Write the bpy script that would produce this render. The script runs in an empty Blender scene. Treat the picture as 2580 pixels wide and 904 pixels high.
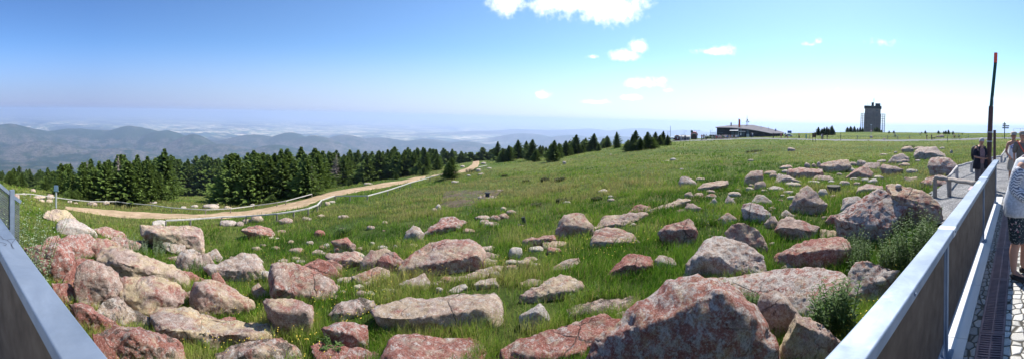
import bpy, bmesh, math, random
import numpy as np
from mathutils import Vector, Matrix, noise as mnoise
S = bpy.context.scene
COL = S.collection
PI = math.pi
rnd = random.Random(7)
nrs = np.random.RandomState(11)

# ---------------------------------------------------------------- camera: a cylindrical panorama, as the photograph
F, CX, CY, RHO, CAMZ = 881.0, 1290.0, 296.0, math.radians(1.5), 1.75
cam_data = bpy.data.cameras.new('camera')
cam = bpy.data.objects.new('camera', cam_data); COL.objects.link(cam); S.camera = cam
cam_data.type = 'PANO'
cam_data.panorama_type = 'CENTRAL_CYLINDRICAL'
cam_data.central_cylindrical_range_u_min = -CX / F
cam_data.central_cylindrical_range_u_max = (2580 - CX) / F
cam_data.central_cylindrical_range_v_min = -(904 - CY) / F
cam_data.central_cylindrical_range_v_max = CY / F
cam_data.central_cylindrical_radius = 1.0
cam_data.clip_start = 0.05; cam_data.clip_end = 400000
cr, sr = math.cos(RHO), math.sin(RHO)
cam.matrix_world = Matrix(((cr, -sr, 0, 0), (0, 0, -1, 0), (sr, cr, 0, CAMZ), (0, 0, 0, 1)))

def ray(x, y):
    t = (x - CX) / F; v = (CY - y) / F
    return (math.sin(t) * cr - v * sr, math.cos(t), math.sin(t) * sr + v * cr)

def at(x, y, r):                       # the point seen at pixel (x, y) at horizontal distance r
    d = ray(x, y); h = math.hypot(d[0], d[1])
    return Vector((d[0] / h * r, d[1] / h * r, CAMZ + d[2] / h * r))

# ---------------------------------------------------------------- noise in numpy
def vnoise(x, y, seed=0):
    xi = np.floor(x).astype(np.int64); yi = np.floor(y).astype(np.int64)
    xf = x - xi; yf = y - yi
    def h(a, b):
        n = (a * 374761393 + b * 668265263 + seed * 982451653) & 0x7fffffff
        n = ((n ^ (n >> 13)) * 1274126177) & 0x7fffffff
        return ((n ^ (n >> 16)) & 0xffff) / 65535.0
    u = xf * xf * (3 - 2 * xf); v = yf * yf * (3 - 2 * yf)
    return (h(xi, yi) * (1 - u) + h(xi + 1, yi) * u) * (1 - v) + (h(xi, yi + 1) * (1 - u) + h(xi + 1, yi + 1) * u) * v
def fbm(x, y, o=4, seed=0):
    s = 0; a = .5
    for k in range(o):
        s = s + a * vnoise(x * 2 ** k + 17.3 * k, y * 2 ** k - 9.1 * k, seed + k); a *= .5
    return s / (1 - .5 ** o)           # 0..1

# ---------------------------------------------------------------- terrain: drop below the eye as a function of azimuth and distance
KR = [1, 3, 8, 20, 45, 110, 150, 200, 400, 1000, 3000, 5500, 9000, 12000, 95000]
def left_col(D0, s, rE):
    return [D0 + s * min(r, rE) + max(0, min(r, 400) - rE) * .25 if r <= 400 else None for r in KR]
farD = {1000: 250, 3000: 620, 5500: 790, 9000: 860, 12000: 900, 95000: 900}
def col(D0, s, rE, a=None):
    c = [D0 + s * min(r, rE) + max(0, min(r, 400) - rE) * .25 for r in KR[:9]]
    if a: c[5:9] = a
    c += [farD[r] for r in KR[9:]]
    return c
COLS = [(-800, col(2.0, .15, 60)), (-200, col(2.3, .150, 60)), (0, col(2.3, .155, 62)), (140, col(2.3, .188, 62)), (300, col(2.3, .208, 62)), (620, col(2.3, .206, 70)), (900, col(2.3, .15, 80)),
        (1190, col(2.3, .106, 112)), (1320, col(2.3, .092, 112)), (1450, col(2.3, .070, 118, [9.8, 16, 29, 80])), (1600, col(2.3, .044, 118, [7.0, 11, 20, 65])),
        (1700, col(2.3, .031, 118, [5.7, 7.4, 12, 55])), (1800, col(2.3, .028, 118, [5.3, 6.5, 9, 45])), (1900, col(2.3, .025, 118, [4.9, 6.2, 8, 40])),
        (1990, col(2.3, .021, 118, [4.6, 4.9, 5.3, 30])), (2100, col(2.3, .020, 118, [4.5, 4.2, 3.9, 25])), (2230, col(2.28, .018, 118, [4.3, 3.9, 3.65, 25])),
        (2360, col(2.00, .017, 118, [4.25, 3.8, 3.6, 25])), (2450, col(1.80, .013, 118, [4.2, 3.75, 3.6, 25])), (2600, col(1.79, .013, 118, [4.2, 3.7, 3.6, 25])),
        (3200, col(1.85, .015, 118, [4.2, 3.7, 3.6, 25]))]
GA = np.linspace(-PI, PI, 721); GL = np.linspace(math.log(.5), math.log(95000), 1500)
_tab = np.array([np.interp(GL, np.log(KR), c[1]) for c in COLS])
_ta = np.array([(c[0] - CX) / F for c in COLS])
_ta = np.concatenate([[_ta[-1] - 2 * PI], _ta, [_ta[0] + 2 * PI]]); _tab = np.concatenate([_tab[-1:], _tab, _tab[:1]])
GRID = np.array([np.interp(GA, _ta, _tab[:, j]) for j in range(len(GL))]).T
_k = np.hanning(23); _k /= _k.sum()
_rr = np.exp(GL)
_q = GRID / _rr                       # smooth the slope, not the drop
_q = np.apply_along_axis(lambda v: np.convolve(np.pad(v, 11, 'edge'), _k, 'valid'), 1, _q)
_k2 = np.hanning(19); _k2 /= _k2.sum()
_q = np.apply_along_axis(lambda v: np.convolve(np.pad(v, 9, 'wrap'), _k2, 'valid'), 0, _q)
GRID = _q * _rr
def drop(az, r):
    ia = (np.asarray(az) + PI) / (2 * PI) * 720; il = (np.log(np.maximum(r, .51)) - GL[0]) / (GL[-1] - GL[0]) * 1499
    ia = np.clip(ia, 0, 719.999); il = np.clip(il, 0, 1498.999)
    a0 = ia.astype(int); l0 = il.astype(int); fa = ia - a0; fl = il - l0
    return (GRID[a0, l0] * (1 - fa) * (1 - fl) + GRID[a0 + 1, l0] * fa * (1 - fl) + GRID[a0, l0 + 1] * (1 - fa) * fl + GRID[a0 + 1, l0 + 1] * fa * fl)
RD = math.radians(83.3)               # the guard rail's direction
UX = (math.sin(RD), math.cos(RD)); PX = (-math.cos(RD), math.sin(RD))
def rail_xy(a, p): return (a * UX[0] + p * PX[0], a * UX[1] + p * PX[1])
def rail_ap(x, y): return (x * UX[0] + y * UX[1], x * PX[0] + y * PX[1])
def ground_z(x, y):
    x = np.asarray(x, float); y = np.asarray(y, float)
    r = np.hypot(x, y); az = np.arctan2(x, y)
    z = CAMZ - drop(az, r)
    w = np.clip((r - 3) / 8, 0, 1) * np.clip((1200 - r) / 600, 0, 1)
    z = z + w * ((fbm(x / 7 + 50, y / 7 + 50, 3, 3) - .5) * .42 + (fbm(x / 1.3 + 50, y / 1.3 + 50, 2, 9) - .5) * .12)
    w2 = np.clip((r - 40) / 60, 0, 1) * np.clip((1200 - r) / 600, 0, 1) * np.clip((240 - r) / 80, 0.2, 1)
    z = z + w2 * (fbm(x / 23 + 90, y / 23 + 90, 3, 4) - .5) * .9
    a, p = rail_ap(x, y)
    flat = np.clip((1.0 - p) / .25, 0, 1) * np.clip((8.5 - a) / .3, 0, 1)      # keeps the soil under the terrace
    return z * (1 - flat) + np.minimum(z, -.4) * flat
def gz(x, y): return float(ground_z(x, y))
RS = np.exp(np.linspace(math.log(1.4), math.log(420), 900))
def hit(x, y):                         # where the ray through pixel (x, y) meets the ground
    d = ray(x, y); h = math.hypot(d[0], d[1]); ux, uy, t = d[0] / h, d[1] / h, d[2] / h
    g = ground_z(RS * ux, RS * uy); zr = CAMZ + RS * t
    k = np.nonzero(zr <= g)[0]
    if len(k) == 0: r = 200.0
    elif k[0] == 0: r = RS[0]
    else:
        i = k[0]; e0 = zr[i - 1] - g[i - 1]; e1 = g[i] - zr[i]; r = RS[i - 1] + (RS[i] - RS[i - 1]) * e0 / (e0 + e1 + 1e-9)
    return Vector((r * ux, r * uy, gz(r * ux, r * uy))), float(r)

# ---------------------------------------------------------------- object helpers
def tag(o, label=None, cat=None, group=None, kind=None):
    if label: o['label'] = label
    if cat: o['category'] = cat
    if group: o['group'] = group
    if kind: o['kind'] = kind
    return o
def empty(name, loc=(0, 0, 0), rz=0.0, label=None, cat=None, group=None):
    o = bpy.data.objects.new(name, None); COL.objects.link(o)
    o.location = loc; o.rotation_euler = (0, 0, rz); o.empty_display_size = .2
    return tag(o, label, cat, group)
def link_mesh(name, me, mat=None, parent=None, loc=None):
    o = bpy.data.objects.new(name, me); COL.objects.link(o)
    if mat is not None:
        me.materials.clear(); me.materials.append(mat)
    if parent: o.parent = parent
    if loc is not None: o.location = loc
    return o
def copy_tree(o, parent=None):
    c = o.copy(); COL.objects.link(c)
    if parent: c.parent = parent
    for ch in o.children: copy_tree(ch, c)
    return c
class MB:
    def __init__(s): s.v = []; s.f = []
    def add(s, vs, fs):
        n = len(s.v); s.v += [tuple(v) for v in vs]; s.f += [tuple(i + n for i in f) for f in fs]; return s
    def box(s, c, size, rz=0.0, M=None, taper=1.0):
        x, y, z = [q / 2 for q in size]; vs = []
        for sz in (-1, 1):
            k = taper if sz > 0 else 1
            for sx, sy in ((-1, -1), (1, -1), (1, 1), (-1, 1)): vs.append(Vector((sx * x * k, sy * y * k, sz * z)))
        R = M if M is not None else Matrix.Rotation(rz, 3, 'Z')
        vs = [R @ v + Vector(c) for v in vs]
        return s.add(vs, [(3, 2, 1, 0), (4, 5, 6, 7), (0, 1, 5, 4), (1, 2, 6, 5), (2, 3, 7, 6), (3, 0, 4, 7)])
    def bar(s, p, q, w, h, up=(0, 0, 1)):      # a rectangular bar from p to q
        p = Vector(p); q = Vector(q); d = (q - p).normalized(); u = Vector(up)
        sd = d.cross(u).normalized(); u = sd.cross(d).normalized(); vs = []
        for e in (p, q):
            for a, b in ((-1, -1), (1, -1), (1, 1), (-1, 1)): vs.append(e + sd * a * w / 2 + u * b * h / 2)
        return s.add(vs, [(3, 2, 1, 0), (4, 5, 6, 7), (0, 1, 5, 4), (1, 2, 6, 5), (2, 3, 7, 6), (3, 0, 4, 7)])
    def tube(s, pts, rad, n=8, cap=True):
        pts = [Vector(p) for p in pts]; m = len(pts)
        if not hasattr(rad, '__len__'): rad = [rad] * m
        vs = []; ref = None
        for i, p in enumerate(pts):
            d = (pts[min(i + 1, m - 1)] - pts[max(i - 1, 0)]).normalized()
            if ref is None: ref = Vector((1, 0, 0)) if abs(d.x) < .8 else Vector((0, 1, 0))
            a = d.cross(ref).normalized(); b = d.cross(a).normalized(); ref = b.cross(d) * -1 if False else ref
            for k in range(n):
                t = 2 * PI * k / n; vs.append(p + (a * math.cos(t) + b * math.sin(t)) * rad[i])
        fs = [(i * n + k, i * n + (k + 1) % n, (i + 1) * n + (k + 1) % n, (i + 1) * n + k) for i in range(m - 1) for k in range(n)]
        if cap: fs += [tuple(range(n - 1, -1, -1)), tuple((m - 1) * n + k for k in range(n))]
        return s.add(vs, fs)
    def ball(s, c, r, n=10, sc=(1, 1, 1)):
        vs = []; fs = []; m = n // 2 + 1
        for i in range(m + 1):
            ph = PI * i / m
            for k in range(n):
                t = 2 * PI * k / n
                vs.append((c[0] + r * sc[0] * math.sin(ph) * math.cos(t), c[1] + r * sc[1] * math.sin(ph) * math.sin(t), c[2] + r * sc[2] * math.cos(ph)))
        for i in range(m):
            for k in range(n): fs.append((i * n + k, (i + 1) * n + k, (i + 1) * n + (k + 1) % n, i * n + (k + 1) % n))
        return s.add(vs, fs)
    def quad(s, a, b, c, d): return s.add([a, b, c, d], [(0, 1, 2, 3)])
    def build(s, name, mat, parent=None, loc=None, smooth=False, origin=None):
        me = bpy.data.meshes.new(name)
        vs = s.v
        if origin is not None:
            o = Vector(origin); vs = [tuple(Vector(v) - o) for v in vs]; loc = origin
        me.from_pydata(vs, [], s.f); me.validate()
        if smooth: me.shade_smooth()
        return link_mesh(name, me, mat, parent, loc)
def np_mesh(name, V, quads=None, tris=None, mat=None, smooth=False, parent=None):
    me = bpy.data.meshes.new(name)
    nq = 0 if quads is None else len(quads); nt = 0 if tris is None else len(tris)
    me.vertices.add(len(V)); me.vertices.foreach_set('co', np.ascontiguousarray(V, np.float32).ravel())
    li = []; tot = []
    if nq: li.append(np.asarray(quads).ravel()); tot.append(np.full(nq, 4))
    if nt: li.append(np.asarray(tris).ravel()); tot.append(np.full(nt, 3))
    li = np.concatenate(li).astype(np.int32); tot = np.concatenate(tot).astype(np.int32)
    me.loops.add(len(li)); me.loops.foreach_set('vertex_index', li)
    me.polygons.add(len(tot)); st = np.concatenate([[0], np.cumsum(tot)[:-1]]).astype(np.int32)
    me.polygons.foreach_set('loop_start', st)
    me.polygons.foreach_set('loop_total', tot)
    me.update(calc_edges=True)
    if smooth: me.polygons.foreach_set('use_smooth', np.ones(len(tot), bool))
    return link_mesh(name, me, mat, parent)
def add_attr(o, name, vals):
    a = o.data.attributes.new(name, 'FLOAT', 'POINT'); a.data.foreach_set('value', np.ascontiguousarray(vals, np.float32))

# ---------------------------------------------------------------- material helpers
class NT:
    def __init__(s, name):
        s.m = bpy.data.materials.new(name); s.m.use_nodes = True; s.t = s.m.node_tree; s.t.nodes.clear()
        s.out = s.t.nodes.new('ShaderNodeOutputMaterial')
    def n(s, typ, **kw):
        nd = s.t.nodes.new(typ)
        for k, v in kw.items(): setattr(nd, k, v)
        return nd
    def l(s, a, b): s.t.links.new(a, b)
    def setv(s, sock, v):
        if hasattr(v, 'node'): s.l(v, sock)
        elif v is not None: sock.default_value = v if not isinstance(v, tuple) or len(v) == 4 or sock.type == 'VECTOR' else (*v, 1)
    def coord(s, which='Object', scale=None):
        o = s.n('ShaderNodeTexCoord').outputs[which]
        if scale is not None:
            mp = s.n('ShaderNodeMapping'); s.l(o, mp.inputs[0]); mp.inputs['Scale'].default_value = scale; o = mp.outputs[0]
        return o
    def noise(s, vec, scale, detail=4, rough=.55, dist=0.0):
        n = s.n('ShaderNodeTexNoise'); s.l(vec, n.inputs['Vector']); n.inputs['Scale'].default_value = scale
        n.inputs['Detail'].default_value = detail; n.inputs['Roughness'].default_value = rough; n.inputs['Distortion'].default_value = dist
        return n.outputs[0]
    def vor(s, vec, scale, feature='F1', out='Distance', rand=1.0):
        n = s.n('ShaderNodeTexVoronoi', feature=feature); s.l(vec, n.inputs['Vector']); n.inputs['Scale'].default_value = scale
        n.inputs['Randomness'].default_value = rand
        return n.outputs[out]
    def ramp(s, fac, stops, interp='LINEAR'):
        n = s.n('ShaderNodeValToRGB'); s.l(fac, n.inputs[0]); e = n.color_ramp.elements; n.color_ramp.interpolation = interp
        while len(e) < len(stops): e.new(.5)
        for k, (p, c) in enumerate(stops):
            e[k].position = p; e[k].color = (*c, 1) if isinstance(c, tuple) else (c, c, c, 1)
        return n.outputs[0]
    def mix(s, f, a, b, mode='MIX'):
        n = s.n('ShaderNodeMix', data_type='RGBA', blend_type=mode); s.setv(n.inputs[0], f); s.setv(n.inputs[6], a); s.setv(n.inputs[7], b)
        return n.outputs[2]
    def math(s, op, a, b=None, c=None, clamp=False):
        n = s.n('ShaderNodeMath', operation=op, use_clamp=clamp); s.setv(n.inputs[0], a)
        if b is not None: s.setv(n.inputs[1], b)
        if c is not None: s.setv(n.inputs[2], c)
        return n.outputs[0]
    def bsdf(s, col, rough=.8, metal=0.0, bump=None, bstr=.3, bdist=.02, spec=.3, trans=0.0):
        b = s.n('ShaderNodeBsdfPrincipled'); s.setv(b.inputs['Base Color'], col); s.setv(b.inputs['Roughness'], rough)
        b.inputs['Metallic'].default_value = metal; b.inputs['Specular IOR Level'].default_value = spec
        if bump is not None:
            bn = s.n('ShaderNodeBump'); s.l(bump, bn.inputs['Height']); bn.inputs['Strength'].default_value = bstr; bn.inputs['Distance'].default_value = bdist
            s.l(bn.outputs[0], b.inputs['Normal'])
        res = b.outputs[0]
        if trans:
            tr = s.n('ShaderNodeBsdfTranslucent'); s.setv(tr.inputs[0], col); mx = s.n('ShaderNodeMixShader'); mx.inputs[0].default_value = trans
            s.l(res, mx.inputs[1]); s.l(tr.outputs[0], mx.inputs[2]); res = mx.outputs[0]
        s.l(res, s.out.inputs[0]); return b
_plain = {}
def plain(name, col, rough=.7, metal=0.0, var=.25, scale=6, spec=.3):
    if name in _plain: return _plain[name]
    m = NT(name); c = m.coord('Object'); n = m.noise(c, scale, 5, .6)
    d = tuple(max(0, q * (1 - var)) for q in col); l = tuple(min(1, q * (1 + var)) for q in col)
    m.bsdf(m.ramp(n, [(.3, d), (.7, l)]), rough, metal, spec=spec, bump=m.noise(c, scale * 8, 3), bstr=.08)
    _plain[name] = m.m; return m.m
# ================================================================ sky, sun, haze
SUN_AZ, SUN_EL = math.radians(49), math.radians(52)
w = bpy.data.worlds.new('World'); S.world = w; w.use_nodes = True
wt = w.node_tree; wt.nodes.clear()
def wn(t, **k):
    n = wt.nodes.new(t)
    for a, b in k.items(): setattr(n, a, b)
    return n
def wm(op, a, b=None, clamp=False):
    n = wn('ShaderNodeMath', operation=op, use_clamp=clamp)
    for i, v in enumerate((a, b)):
        if v is None: continue
        if hasattr(v, 'node'): wt.links.new(v, n.inputs[i])
        else: n.inputs[i].default_value = v
    return n.outputs[0]
sky = wn('ShaderNodeTexSky', sky_type='NISHITA'); sky.sun_disc = False
sky.sun_elevation = SUN_EL; sky.sun_rotation = SUN_AZ; sky.altitude = 1100; sky.air_density = 1.0; sky.dust_density = .7; sky.ozone_density = 4.0
tc = wn('ShaderNodeTexCoord')
nz = wn('ShaderNodeTexNoise'); nz.inputs['Scale'].default_value = 16; nz.inputs['Detail'].default_value = 8; nz.inputs['Roughness'].default_value = .6
wt.links.new(tc.outputs['Generated'], nz.inputs['Vector'])
sx = wn('ShaderNodeSeparateXYZ'); wt.links.new(tc.outputs['Generated'], sx.inputs[0])
az = wm('ARCTAN2', sx.outputs[0], sx.outputs[1])
hyp = wm('SQRT', wm('ADD', wm('MULTIPLY', sx.outputs[0], sx.outputs[0]), wm('MULTIPLY', sx.outputs[1], sx.outputs[1])))
tn = wm('DIVIDE', sx.outputs[2], wm('MAXIMUM', hyp, .001))
def sky_xy(x, y):
    d = ray(x, y); return math.atan2(d[0], d[1]), d[2] / math.hypot(d[0], d[1])
CLOUDS = [(1420, 0, 130, 62, 1.0), (1520, 22, 105, 55, 1.0), (1285, 5, 62, 48, .9), (1600, 10, 45, 40, .55), (1565, 141, 42, 20, 1.0), (1605, 116, 28, 22, .85), (1494, 143, 18, 7, .6),
          (1365, 240, 22, 13, .9), (1495, 257, 38, 8, .85), (1630, 212, 66, 17, .85), (1588, 246, 32, 9, .95), (1662, 204, 32, 14, .75), (1795, 131, 66, 13, 1.0), (1820, 126, 36, 16, .8), (1690, 228, 26, 8, .5),
          (2065, 106, 14, 12, .6), (2040, 112, 30, 8, .5), (2225, 106, 38, 18, .6), (2120, 245, 60, 16, .35)]
acc = None
for (x, y, rx, ry, st) in CLOUDS:
    a0, t0 = sky_xy(x, y)
    dx = wm('MULTIPLY', wm('SUBTRACT', az, a0), F / rx); dy = wm('MULTIPLY', wm('SUBTRACT', tn, t0), F / ry)
    up = wm('MAXIMUM', dy, wm('MULTIPLY', dy, -1.25))
    d = wm('SQRT', wm('ADD', wm('MULTIPLY', dx, dx), wm('MULTIPLY', up, up)))
    v = wm('MULTIPLY', wm('SUBTRACT', 1.25, d), st)
    acc = v if acc is None else wm('MAXIMUM', acc, v)
nz2 = wn('ShaderNodeTexNoise'); nz2.inputs['Scale'].default_value = 60; nz2.inputs['Detail'].default_value = 6
wt.links.new(tc.outputs['Generated'], nz2.inputs['Vector'])
cl = wm('ADD', acc, wm('MULTIPLY', wm('SUBTRACT', nz.outputs[0], .55), 1.7))
cl = wm('ADD', cl, wm('MULTIPLY', wm('SUBTRACT', nz2.outputs[0], .5), .9))
mr = wn('ShaderNodeMapRange', interpolation_type='SMOOTHSTEP'); wt.links.new(cl, mr.inputs[0])
mr.inputs[1].default_value = .05; mr.inputs[2].default_value = 1.15
inr = wm('GREATER_THAN', acc, -.4)
cfac = wm('MULTIPLY', wm('MULTIPLY', mr.outputs[0], inr), .93)
mixc = wn('ShaderNodeMix', data_type='RGBA'); wt.links.new(cfac, mixc.inputs[0])
tint = wn('ShaderNodeMix', data_type='RGBA', blend_type='MULTIPLY'); tint.inputs[0].default_value = 1
wt.links.new(sky.outputs[0], tint.inputs[6])
wr = wn('ShaderNodeMapRange'); wt.links.new(az, wr.inputs[0]); wr.inputs[1].default_value = -1.2; wr.inputs[2].default_value = .95
tm = wn('ShaderNodeMix', data_type='RGBA'); wt.links.new(wr.outputs[0], tm.inputs[0]); tm.inputs[6].default_value = (.66, .86, 1.10, 1); tm.inputs[7].default_value = (1.25, 1.36, 1.30, 1)
wt.links.new(tm.outputs[2], tint.inputs[7])
hr_ = wn('ShaderNodeMapRange', interpolation_type='SMOOTHSTEP'); wt.links.new(tn, hr_.inputs[0]); hr_.inputs[1].default_value = .21; hr_.inputs[2].default_value = -.02; hr_.inputs[3].default_value = 0; hr_.inputs[4].default_value = .9
hcol = wn('ShaderNodeMix', data_type='RGBA'); wt.links.new(wr.outputs[0], hcol.inputs[0]); hcol.inputs[6].default_value = (2.35, 2.75, 4.6, 1); hcol.inputs[7].default_value = (6.6, 7.6, 9.2, 1)
hmix = wn('ShaderNodeMix', data_type='RGBA'); wt.links.new(hr_.outputs[0], hmix.inputs[0]); wt.links.new(tint.outputs[2], hmix.inputs[6]); wt.links.new(hcol.outputs[2], hmix.inputs[7])
wt.links.new(hmix.outputs[2], mixc.inputs[6]); mixc.inputs[7].default_value = (12.5, 12.5, 12.8, 1)
bg = wn('ShaderNodeBackground'); bg.inputs[1].default_value = .095
wt.links.new(mixc.outputs[2], bg.inputs[0]); wo = wn('ShaderNodeOutputWorld'); wt.links.new(bg.outputs[0], wo.inputs[0])
sl = bpy.data.lights.new('sun', 'SUN'); sl.energy = 4.8; sl.angle = math.radians(.53); sl.color = (1, .95, .87)
so = bpy.data.objects.new('sun', sl); COL.objects.link(so)
sd = Vector((math.sin(SUN_AZ) * math.cos(SUN_EL), math.cos(SUN_AZ) * math.cos(SUN_EL), math.sin(SUN_EL)))
so.rotation_euler = (-sd).to_track_quat('-Z', 'Y').to_euler(); so.location = sd * 50

S.view_settings.view_transform = 'Standard'; S.view_settings.look = 'None'; S.view_settings.exposure = .74; S.view_settings.gamma = 1
S.render.engine = 'CYCLES'; S.cycles.use_denoising = True; S.cycles.max_bounces = 6; S.cycles.diffuse_bounces = 3; S.cycles.volume_bounces = 1
S.cycles.transparent_max_bounces = 8; S.cycles.use_adaptive_sampling = True; S.cycles.adaptive_threshold = .015
S.cycles.sample_clamp_indirect = 6

HAZE = 8.5e-5
hz = MB()
n = 48; R = 99000; zt = 62; zb = -1010
for z in (zb, zt):
    hz.v += [(R * math.cos(2 * PI * k / n), R * math.sin(2 * PI * k / n), z) for k in range(n)]
hz.f = [tuple(range(n - 1, -1, -1)), tuple(range(n, 2 * n))] + [(k, (k + 1) % n, n + (k + 1) % n, n + k) for k in range(n)]
hm = NT('haze_air'); pv = hm.n('ShaderNodeVolumePrincipled'); pv.inputs['Color'].default_value = (.60, .73, 1.0, 1)
pv.inputs['Density'].default_value = HAZE; pv.inputs['Anisotropy'].default_value = .3
hm.l(pv.outputs[0], hm.out.inputs['Volume'])
ho = hz.build('haze', hm.m); tag(ho, 'pale blue summer haze over the lowlands', 'haze', kind='stuff')

# ================================================================ the meadow
m = NT('meadow_soil')
pos = m.coord('Object')
n1 = m.noise(pos, .09, 5, .6); n2 = m.noise(pos, .5, 6, .65); n3 = m.noise(pos, 4, 5, .7); n4 = m.noise(pos, .035, 3, .5)
g = m.ramp(n2, [(.3, (.07, .10, .02)), (.5, (.13, .17, .035)), (.68, (.20, .22, .06))])
g = m.mix(m.ramp(n1, [(.48, 0.0), (.7, .75)]), g, (.21, .21, .07))
g = m.mix(m.ramp(m.noise(pos, .22, 4, .6), [(.60, 0.0), (.72, .6)]), g, (.25, .17, .07))
g = m.mix(m.ramp(n4, [(.42, .55), (.55, 0.0)]), g, (.05, .10, .02))
g = m.mix(m.ramp(n3, [(.35, .7), (.55, 0.0)]), g, (.035, .05, .01))
m.bsdf(g, .95, bump=m.noise(pos, 7, 8, .75), bstr=1.0, bdist=.22, spec=.1)
M_MEADOW = m.m
azs = np.concatenate([np.arange(-180, -102, 2.0), np.arange(-102, 102, .3), np.arange(102, 180, 2.0)]) * PI / 180
rs = np.concatenate([[.05], np.exp(np.arange(math.log(.8), math.log(650), .0125))])
A_, R_ = np.meshgrid(azs, rs); X_ = np.sin(A_) * R_; Y_ = np.cos(A_) * R_; Z_ = ground_z(X_, Y_)
def polar_faces(nr, na):
    i, j = np.meshgrid(np.arange(nr - 1), np.arange(na), indexing='ij'); j2 = (j + 1) % na
    return np.stack([i * na + j, (i + 1) * na + j, (i + 1) * na + j2, i * na + j2], -1).reshape(-1, 4)[:, ::-1]
gr = np_mesh('ground', np.stack([X_, Y_, Z_], -1).reshape(-1, 3), polar_faces(len(rs), len(azs)), None, M_MEADOW, True)
tag(gr, 'green mountain meadow falling away from the terrace', 'meadow', kind='structure')

# far country: slopes, wooded hills, lowland with fields
HILLS = [(30, 8600, 318, 110, 1300), (-60, 8300, 321, 80, 1300), (200, 9200, 324, 120, 1200), (330, 8800, 326, 90, 1100), (420, 8000, 330, 60, 900), (490, 7000, 341, 50, 800),
         (640, 8800, 337, 60, 1000), (730, 8600, 336, 55, 1000), (800, 8000, 346, 60, 900), (870, 9300, 341, 60, 1000), (960, 9800, 349, 70, 1000), (1080, 9500, 354, 70, 1000), (1180, 9000, 357, 60, 1000),
         (120, 6500, 356, 90, 700), (300, 5800, 370, 80, 600), (560, 6300, 362, 70, 600), (700, 6000, 366, 70, 600),
         (1230, 17000, 331, 90, 2500), (1350, 18500, 328, 110, 2500), (1480, 19500, 327, 120, 2600), (1620, 20000, 327, 110, 2600), (1760, 21000, 331, 110, 2600), (1130, 22000, 333, 60, 2500),
         (1330, 12500, 338, 80, 1600), (1440, 11500, 343, 90, 1500), (1560, 12000, 345, 90, 1500),
         (1720, 7500, 341, 22, 900), (1748, 7200, 343, 22, 900), (1782, 7600, 344, 20, 900), (1690, 8500, 346, 40, 900)]
azf = np.concatenate([np.arange(-180, -100, 4.0), np.arange(-100, 100, .25), np.arange(100, 180, 4.0)]) * PI / 180
rf = np.exp(np.arange(math.log(330), math.log(94000), .0125))
A_, R_ = np.meshgrid(azf, rf); X_ = np.sin(A_) * R_; Y_ = np.cos(A_) * R_
B_ = drop(A_, R_); B_[R_ < 600] += 1.5
H_ = np.zeros_like(B_)
for (hx, hr, hy, hw, hd) in HILLS:
    eye = CY + 23 * math.sin((hx - CX) / F); top = hr * (hy - eye) / F
    base = float(drop((hx - CX) / F, hr)); hgt = base - top
    wgt = np.exp(-((A_ * F - (hx - CX)) / (hw * 1.25)) ** 2 - ((R_ - hr) / hd) ** 2)
    H_ = np.maximum(H_, hgt * wgt) + .12 * np.minimum(H_, hgt * wgt)
rn = fbm(X_ / 2600 + 40, Y_ / 2600 + 40, 6, 21)
H_ = H_ * (.78 + .44 * fbm(X_ / 1100 + 7, Y_ / 1100 + 3, 5, 77)) + np.clip((R_ - 700) / 3000, 0, 1) * np.clip((13500 - R_) / 4000, 0, 1) * ((rn - .5) * 110 + 15 * (fbm(X_ / 150, Y_ / 150, 3, 5) - .5))
H_ = H_ + np.clip((R_ - 12500) / 4000, 0, 1) * (fbm(X_ / 5000 + 9, Y_ / 5000 + 9, 4, 33) - .5) * 170
Zf = np.maximum(CAMZ - B_ + H_, -990)
m = NT('far_country')
pos = m.coord('Object')
big = m.noise(pos, .0011, 6, .62); mid = m.noise(pos, .0045, 6, .7); fine = m.noise(m.coord('Object', (1, 1, .25)), .022, 7, .85)
forest = m.ramp(m.math('ADD', m.math('MULTIPLY', big, .45), m.math('MULTIPLY', mid, .55)), [(.42, (.015, .035, .015)), (.475, (.025, .055, .022)), (.51, (.10, .095, .075)), (.60, (.16, .14, .12)), (.66, (.06, .10, .04))])
forest = m.mix(m.ramp(fine, [(.46, .95), (.52, 0.0)]), forest, (.010, .020, .012))
mp = m.n('ShaderNodeMapping'); m.l(pos, mp.inputs[0]); mp.inputs['Rotation'].default_value = (0, 0, .4); mp.inputs['Scale'].default_value = (1, 2.4, 1)
def cellv(sc, ch):
    sp = m.n('ShaderNodeSeparateColor'); m.l(m.vor(mp.outputs[0], sc, out='Color'), sp.inputs[0]); return sp.outputs[ch]
fv = m.math('ADD', m.math('ADD', m.math('MULTIPLY', cellv(.00032, 0), .42), m.math('MULTIPLY', cellv(.0009, 1), .36)), m.math('MULTIPLY', cellv(.0028, 2), .22))
fields = m.ramp(fv, [(.25, (.02, .05, .03)), (.38, (.08, .15, .06)), (.46, (.62, .50, .30)), (.55, (.80, .66, .45)), (.60, (.10, .17, .07)), (.72, (.03, .07, .04)), (.8, (.6, .5, .3))], 'CONSTANT')
fields = m.mix(m.ramp(m.noise(pos, .00033, 6, .65), [(.52, 0.0), (.57, 1.0)]), fields, (.02, .045, .025))
town = m.math('MULTIPLY', m.ramp(m.noise(pos, .0005, 3, .5), [(.60, 0.0), (.64, 1.0)]), m.ramp(m.vor(pos, .012), [(.28, 1.0), (.36, 0.0)]))
fields = m.mix(town, fields, (.75, .62, .58))
at_ = m.n('ShaderNodeAttribute', attribute_name='plain'); pl = at_.outputs['Fac']
top_ = m.n('ShaderNodeAttribute', attribute_name='ridge'); forest = m.mix(top_.outputs['Fac'], forest, m.ramp(fine, [(.4, (.012, .03, .015)), (.6, (.03, .06, .03))]))
m.bsdf(m.mix(pl, forest, fields), 1.0, spec=.05)
plainw = np.clip((R_ - 10500) / 1500, 0, 1) * np.clip(1 - (H_ - 60) / 90, 0, 1)
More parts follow.
